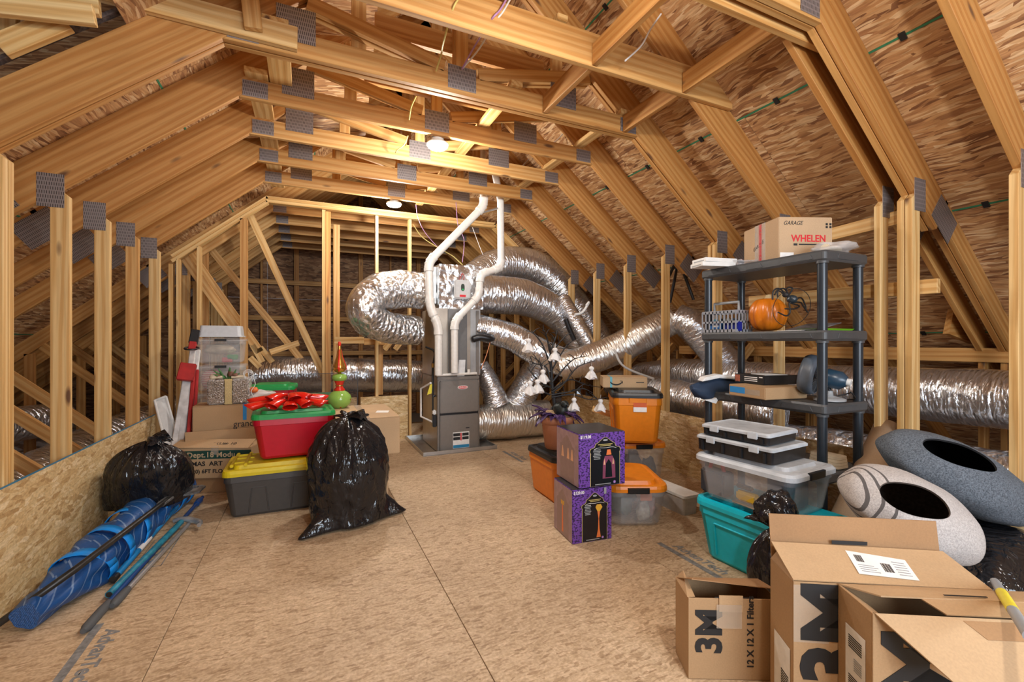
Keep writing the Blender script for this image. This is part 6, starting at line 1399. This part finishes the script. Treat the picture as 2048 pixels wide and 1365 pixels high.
mb = MB(); mb.tube([hc - ax * 0.012, hc - ax * 0.05, hc - ax * 0.12, hc - ax * 0.15], [0.045, 0.06, 0.055, 0.03], 20); mb.build('motor', plain('fan_motor_blue', (0.02, 0.05, 0.085), 0.3), fan); mb = MB(); mb.tube([hc - ax * 0.15, hc - ax * 0.17], 0.022, 14); mb.build('knob', WHITEP, fan)
mb = MB(); mb.lathe([(0.085, 0), (0.085, 0.012), (0.06, 0.02), (0.02, 0.03), (0.018, 0.06)], 24, c=(-0.0, -0.02, 0)); mb.build('foot', GREYP, fan)
mb = MB(); mb.tube(catmull([(0.0, -0.02, 0.06), (-0.005, -0.005, 0.10), hc - ax * 0.06], 5), 0.014, 8); mb.build('stand', FB, fan)
mb = MB(); mb.tube(catmull([(0.03, -0.05, 0.03), (0.06, -0.10, 0.05), (0.02, -0.13, 0.06), (0.08, -0.12, 0.02), (0.12, -0.06, 0.004)], 8), 0.004, 6); mb.build('cord', BLACKP, fan)
NAVY = plain('navy_cloth_print', (0.018, 0.035, 0.07), 0.7); 
cl = thing('folded_cloth', 'navy and white folded cloth hanging over the far corner of the third shelf', 'cloth', tuple(at(1430, 780, y=2.42)))
q = [at(u, v, y=2.42) - cl.location for u, v in ((1380, 772), (1412, 758), (1445, 752), (1470, 762), (1440, 795), (1425, 808), (1398, 792))]
rows_ = []; n = 22
for (u, v, hw, th) in ((1478, 768, 12, 0.03), (1455, 772, 20, 0.05), (1432, 778, 24, 0.06), (1410, 782, 20, 0.05), (1393, 780, 14, 0.035), (1382, 776, 5, 0.015)):
    c0 = at(u, v, y=2.42) - cl.location; k_ = (at(u, v + 10, y=2.42) - at(u, v, y=2.42)).length / 10
    rows_.append([c0 + Vector((0, th * math.cos(a) * (1 + 0.25 * math.sin(3 * a + u)), hw * k_ * math.sin(a) * (1 + 0.2 * math.cos(4 * a + u)))) for a in [2 * PI * q_ / n for q_ in range(n)]])
mb = MB(); mb.rings(rows_); mb.build('cloth', NAVY, cl)
rows_ = [[Vector(p) * 1.0 + Vector((0, -0.004, 0.012)) for p in r_] for r_ in rows_[0:4]]
slab(cl, 'white_fold', [at(1405, 764, y=2.35) - cl.location, at(1440, 757, y=2.35) - cl.location, at(1475, 760, y=2.35) - cl.location, at(1472, 754, y=2.36) - cl.location, at(1440, 750, y=2.36) - cl.location, at(1412, 756, y=2.36) - cl.location], (0.1, 1, 0.1), 0.06, WHITEL, bevel=0.006)
slab(cl, 'white_point', [at(1410, 801, y=2.35) - cl.location, at(1432, 808, y=2.35) - cl.location, at(1441, 792, y=2.35) - cl.location, at(1428, 799, y=2.35) - cl.location], (0.1, 1, 0.1), 0.02, WHITEL)
# lower shelf: folded fabric
r = thing('folded_napkins', 'pale folded cloths on the lower shelf behind the tool tote', 'cloth', (2.93, 1.72, ZB))
for k in range(4):
    mb = MB(); mb.stack([(0.13 - 0.01 * k, 0.18, 0.018 * k, 0.03), (0.13 - 0.01 * k, 0.18, 0.018 * k + 0.016, 0.03)]); mb.build('cloth', CREAM, r)

# ================================================================ FELT CAVES, TUBE, BAGS, BIG CARTONS
def felt(name, c1, c2, stripes=None):
    t = NT(name); mp = t.coords(); n1 = t.new('ShaderNodeTexNoise', i_Scale=160.0, i_Detail=4.0, i_Roughness=0.8); t.link(mp, 0, n1, 'Vector'); n2 = t.new('ShaderNodeTexNoise', i_Scale=3.0, i_Detail=2.0); t.link(mp, 0, n2, 'Vector')
    r = t.ramp([(0.36, c1), (0.64, c2)], n1); last = (r, 0)
    if stripes:
        sp = t.new('ShaderNodeSeparateXYZ'); ad = t.new('ShaderNodeVectorMath', operation='MULTIPLY_ADD'); ad.inputs[1].default_value = (0.03,) * 3; t.link(n2, 'Color', ad, 0); t.link(mp, 0, ad, 2); t.link(ad, 0, sp, 0)
        acc = None
        for s in stripes:
            m = t.new('ShaderNodeMath', operation='SUBTRACT', i_1=s); t.link(sp, 0, m, 0); a = t.new('ShaderNodeMath', operation='ABSOLUTE'); t.link(m, 0, a, 0); g = t.new('ShaderNodeMath', operation='LESS_THAN', i_1=0.0042); t.link(a, 0, g, 0)
            if acc is None: acc = g
            else: x = t.new('ShaderNodeMath', operation='MAXIMUM'); t.link(acc, 0, x, 0); t.link(g, 0, x, 1); acc = x
        mx = t.mix((acc, 0), last, tuple(c * 0.30 for c in c1)); last = (mx, 2)
    t.l.new(last[0].outputs[last[1]], t.b.inputs['Base Color']); t.bump(n1, 0, 0.6, 0.004)
    return t.fin(Roughness=0.95)
def felt_cave(label, loc, rot, rx, ry, rz, hole_dir, hole, mat, inner):
    t = thing('felt_cat_cave', label, 'cat cave', loc); t.rotation_euler = rot
    hd = Vector(hole_dir).normalized(); a_ = hd.cross(Vector((0, 1, 0))).normalized(); b_ = hd.cross(a_); n, m = 56, 30
    def P_(th, ph, k): 
        d = hd * math.cos(th) + a_ * (math.sin(th) * math.cos(ph)) + b_ * (math.sin(th) * math.sin(ph)); f = 1 + 0.04 * mnoise.noise(d * 2.2)
        return Vector((rx * k * d.x * f, ry * k * d.y * f, rz * k * d.z * f * (0.82 if d.z < 0 else 1)))
    def hole_at(ph): return hole * (1 + 0.35 * math.cos(ph) ** 2)
    outer = [[P_(hole_at(2*PI*k/n) + (PI - hole_at(2*PI*k/n) - 0.01) * j / m, 2*PI*k/n, 1.0) for k in range(n)] for j in range(m + 1)]
    inn = [[P_(hole_at(2*PI*k/n) + (PI - hole_at(2*PI*k/n) - 0.01) * j / m, 2*PI*k/n, 0.955) for k in range(n)] for j in range(m + 1)]
    mb = MB(); rim = [[(outer[0][k] + inn[0][k]) / 2 + hd * 0.006 for k in range(n)]]
    mb.rings([list(reversed(r)) for r in outer], caps=False); mb.rings([list(reversed(r)) for r in (rim[0], outer[0])], caps=False); mb.build('shell', mat, t)
    mb = MB(); mb.rings([r for r in inn], caps=False); mb.rings([r for r in (inn[0], rim[0])][::-1], caps=False); mb.build('lining', inner, t)
    return t
FGREY = felt('dark_grey_felt', (0.035, 0.045, 0.058), (0.17, 0.20, 0.24)); FLITE = felt('striped_light_felt', (0.34, 0.31, 0.30), (0.58, 0.55, 0.53), [-0.235, -0.205, -0.17, 0.20, 0.235])
FIN = plain('dark_felt_lining', (0.012, 0.012, 0.014), 0.95); FIN2 = plain('brown_felt_lining', (0.11, 0.085, 0.07), 0.95, vary=0.3, scale=80)
felt_cave('dark grey felt cat cave lying on the striped one', (2.885, 1.115, 0.635), (math.radians(16), math.radians(26), math.radians(-28)), 0.345, 0.26, 0.165, (-0.42, -0.42, 0.75), 0.36, FGREY, FIN)
felt_cave('light grey felt cat cave with dark stripes behind the open cartons', (2.37, 1.065, 0.555), (math.radians(20), math.radians(22), math.radians(-28)), 0.275, 0.235, 0.155, (-0.45, -0.50, 0.75), 0.37, FLITE, FIN2)
tu = thing('cardboard_tube', 'wide brown cardboard tube leaning by the right posts', 'tube', tuple(at(1690, 1040, y=1.50)))
a, b = Vector((2.72, 1.42, 0.02)), Vector((3.16, 1.48, 0.98)); a = at(1688, 1050, y=1.50); b = at(1775, 858, y=1.66)
KR = card_mat('kraft_tube', (0.44, 0.31, 0.20)); a0 = a + (a - b) * 0.9
a0 = b + (a - b) * ((b.z - 0.06) / (b.z - a.z))
mb = MB(); mb.tube([a0 - tu.location, b - tu.location], 0.075, 28, caps=False); o = mb.build('tube', KR, tu); md = o.modifiers.new('s', 'SOLIDIFY'); md.thickness = 0.006
bag('trash_bag', 'black trash bag supporting the felt caves at the right wall', (2.80, 0.98, 0), 0.42, 0.33, 0.45, seed=21, bulge=0.6, ears=False, pleat=0.05, neck=0.35)
bag('trash_bag', 'glossy black trash bag behind the front open carton', (2.30, 1.02, 0), 0.24, 0.20, 0.37, seed=25, bulge=0.5, ears=False, pleat=0.05, neck=0.4)
bag('trash_bag', 'small black bag with a knotted neck in front of the turquoise tote', (2.08, 1.44, 0), 0.15, 0.14, 0.40, seed=31, bulge=0.45, pleat=0.1, neck=0.12, ears=3, lean=(-0.01, 0.0))
kb = [o for o in C.objects if o.get('label', '').startswith('small black bag with a knotted')][0]
mb = MB(); lump(mb, (0.02, 0.03, 0.47), 0.085, 0.075, 0.085, 12, 36, 22, 0.55); mb.build('gathered_top', BAG, kb)
gp = pole('grey_pole', 'grey pole with a yellow warning sticker leaning over the black bags', [at(1990, 1165, z=0.50), at(2060, 1275, z=0.60)], 0.013, plain('pale_grey_pole', (0.30, 0.32, 0.34), 0.4))
a, b = [p - gp.location for p in (at(1990, 1165, z=0.50), at(2060, 1275, z=0.60))]; mb = MB(); mb.tube([a + (b - a) * 0.25, a + (b - a) * 0.6], 0.0138, 12); mb.build('yellow_sticker', YELTAG, gp)

def cam_floor(d, r): return Vector((d * SY + r * CYW, d * CYW - r * SY, 0))
def open_carton(label, d, r, rz_extra, w, dp, h):
    t = thing('filter_carton', label, 'box', tuple(cam_floor(d, r)), -YAW + math.radians(rz_extra)); k = 0.004
    for nm, a, b in (('bottom', (0, 0, 0), (w, dp, k)), ('front_panel', (0, 0, 0), (w, k, h)), ('back_panel', (0, dp - k, 0), (w, dp, h)), ('side_panel', (0, k, 0), (k, dp - k, h)), ('side_panel', (w - k, k, 0), (w, dp - k, h))):
        mb = MB(); mb.box(a, b); mb.build(nm, CARD, t, bevel=0.0012, seg=1)
    return t
# small carton
b1 = open_carton('smaller open carton lettered 3M 12 X 12 X 1 Filters', 1.728, 0.678, -2, 0.335, 0.15, 0.312)
text_mesh('3M', 0.135, BLACKI, parent=b1, M=face_M((0.082, -0.001, 0.185), (0, 0, 1), (-1, 0, 0)), bold=0.005, sx=1.0)
text_mesh('12 X 12 X 1 Filters', 0.034, BLACKI, parent=b1, M=face_M((0.235, -0.001, 0.185), (0, 0, 1), (-1, 0, 0)), bold=0.0008, sx=1.05)
slab(b1, 'flap', [(0.0, 0.146, 0.312), (0.335, 0.146, 0.312), (0.335, 0.02, 0.34), (0.02, 0.02, 0.372)], (0, 0.3, 1), 0.003, CARDI)
slab(b1, 'flap', [(0.0, 0.004, 0.312), (0.0, 0.146, 0.312), (0.03, 0.14, 0.345), (0.03, 0.012, 0.31)], (-1, 0, 0.4), 0.003, CARD)
mb = MB(); mb.box((0.115, -0.004, 0.262), (0.205, -0.0005, 0.325)); mb.build('tuck_tab', CARDL, b1, bevel=0.001)
mb = MB(); mb.box((0.105, -0.0052, 0.20), (0.20, -0.0042, 0.29)); mb.build('tape', TAPE, b1)
mb = MB(); mb.box((0.10, -0.0016, 0.315), (0.23, -0.0006, 0.318)); mb.build('hand_slot', BLACKI, b1)
# middle tall carton
b2 = open_carton('tall carton lettered 3M with a shipping label on its raised top', 1.495, 0.936, -6, 0.60, 0.165, 0.50)
text_mesh('3M', 0.27, BLACKI, parent=b2, M=face_M((0.135, -0.001, 0.335), (0, 0, 1), (-1, 0, 0)), bold=0.010, sx=0.98)
lidp = slab(b2, 'lid_flap', [(0.0, 0.002, 0.502), (0.60, 0.002, 0.502), (0.575, 0.158, 0.552), (0.0, 0.158, 0.560)], (0, -0.3, 1), 0.004, CARDL)
slab(b2, 'back_flap', [(0.004, 0.163, 0.50), (0.575, 0.163, 0.50), (0.575, 0.185, 0.650), (0.004, 0.185, 0.655)], (0, 1, 0), 0.004, CARDI)
slab(b2, 'side_flap', [(0.002, 0.005, 0.50), (0.002, 0.16, 0.50), (0.03, 0.15, 0.545), (0.03, 0.01, 0.507)], (-1, 0, 0.3), 0.003, CARD)
sl_ = slab(b2, 'shipping_label', [(0.225, 0.035, 0.5195), (0.40, 0.020, 0.5135), (0.415, 0.105, 0.5405), (0.24, 0.135, 0.5520)], (0, -0.3, 1), 0.0008, WHITEL)
for k, (u0, v0, u1, v1) in enumerate([(0.10 + 0.022 * q, 0.55, 0.112 + 0.022 * q + 0.004 * (q % 2), 0.85) for q in range(6)] + [(0.50 + 0.024 * q, 0.22, 0.512 + 0.024 * q + 0.005 * (q % 2), 0.62) for q in range(7)] + [(0.08, 0.12 + 0.09 * q, 0.40 - 0.05 * (q % 2), 0.145 + 0.09 * q) for q in range(4)] + [(0.72, 0.15 + 0.12 * q, 0.93, 0.18 + 0.12 * q) for q in range(6)]):
    A_, B_, C_, D_ = [Vector(p) for p in ((0.225, 0.035, 0.5205), (0.40, 0.020, 0.5145), (0.415, 0.105, 0.5415), (0.24, 0.135, 0.5530))]
    bl = lambda a, b: A_ * (1-a) * (1-b) + B_ * a * (1-b) + C_ * a * b + D_ * (1-a) * b
    slab(sl_, 'barcode' if k < 13 else 'print_line', [bl(u0, v0), bl(u1, v0), bl(u1, v1), bl(u0, v1)], (0, -0.3, 1), 0.0006, BLACKI if k < 13 else GREYP)
mb = MB(); mb.box((0.21, 0.1605, 0.562), (0.33, 0.162, 0.575)); mb.build('hand_slot', BLACKI, b2)
slab(b2, 'side_label', [(-0.001, 0.02, 0.06), (-0.001, 0.13, 0.06), (-0.001, 0.13, 0.26), (-0.001, 0.02, 0.26)], (-1, 0, 0), 0.0008, WHITEL)
for q in range(9):
    mb = MB(); mb.box((-0.0025, 0.03, 0.08 + 0.009 * q), (-0.0018, 0.08, 0.085 + 0.009 * q)); mb.build('barcode', BLACKI, b2)
mb = MB(); mb.box((0.0, -0.0012, 0.30), (0.11, -0.0004, 0.49)); mb.build('tape', TAPE, b2)
# front carton with its front flap folded open
b3 = open_carton('front open carton with its wide flap hanging forward', 1.318, 1.058, -5, 0.60, 0.16, 0.50)
text_mesh('3M', 0.27, BLACKI, parent=b3, M=face_M((0.135, -0.001, 0.29), (0, 0, 1), (-1, 0, 0)), bold=0.010, sx=0.98)
slab(b3, 'front_flap', [(0.004, -0.001, 0.500), (0.596, -0.001, 0.500), (0.62, -0.115, 0.40), (0.13, -0.135, 0.385)], (0, -0.6, 1), 0.004, CARDL)
slab(b3, 'cut_opening', [(0.235, -0.010, 0.4975), (0.40, -0.010, 0.4985), (0.43, -0.045, 0.4690), (0.27, -0.045, 0.4675)], (0, -0.6, 1), 0.0010, CARDI)
slab(b3, 'back_flap', [(0.0, 0.157, 0.500), (0.60, 0.157, 0.500), (0.62, 0.03, 0.535), (0.06, 0.055, 0.520)], (0, 0.2, 1), 0.004, CARDL)
slab(b3, 'tuck_tab', [(0.17, 0.052, 0.520), (0.46, 0.040, 0.530), (0.455, -0.004, 0.510), (0.20, 0.0, 0.505)], (0, -0.4, 1), 0.004, CARD)
mb = MB(); mb.box((0.24, 0.056, 0.5325), (0.36, 0.062, 0.5335)); mb.build('hand_slot', BLACKI, b3)
slab(b3, 'side_flap', [(0.002, 0.005, 0.50), (0.002, 0.155, 0.50), (0.05, 0.14, 0.47), (0.05, 0.02, 0.47)], (1, 0, 0.3), 0.003, CARD)
slab(b3, 'side_label', [(-0.001, 0.03, 0.20), (-0.001, 0.12, 0.20), (-0.001, 0.12, 0.40), (-0.001, 0.03, 0.40)], (-1, 0, 0), 0.0008, WHITEL)
for k in range(3):
    for q in range(6):
        mb = MB(); mb.box((-0.0026, 0.045, 0.212 + 0.062 * k + 0.007 * q), (-0.0019, 0.105 if k != 1 else 0.08, 0.2155 + 0.062 * k + 0.007 * q)); mb.build('barcode', GREYP if k == 1 else BLACKI, b3)
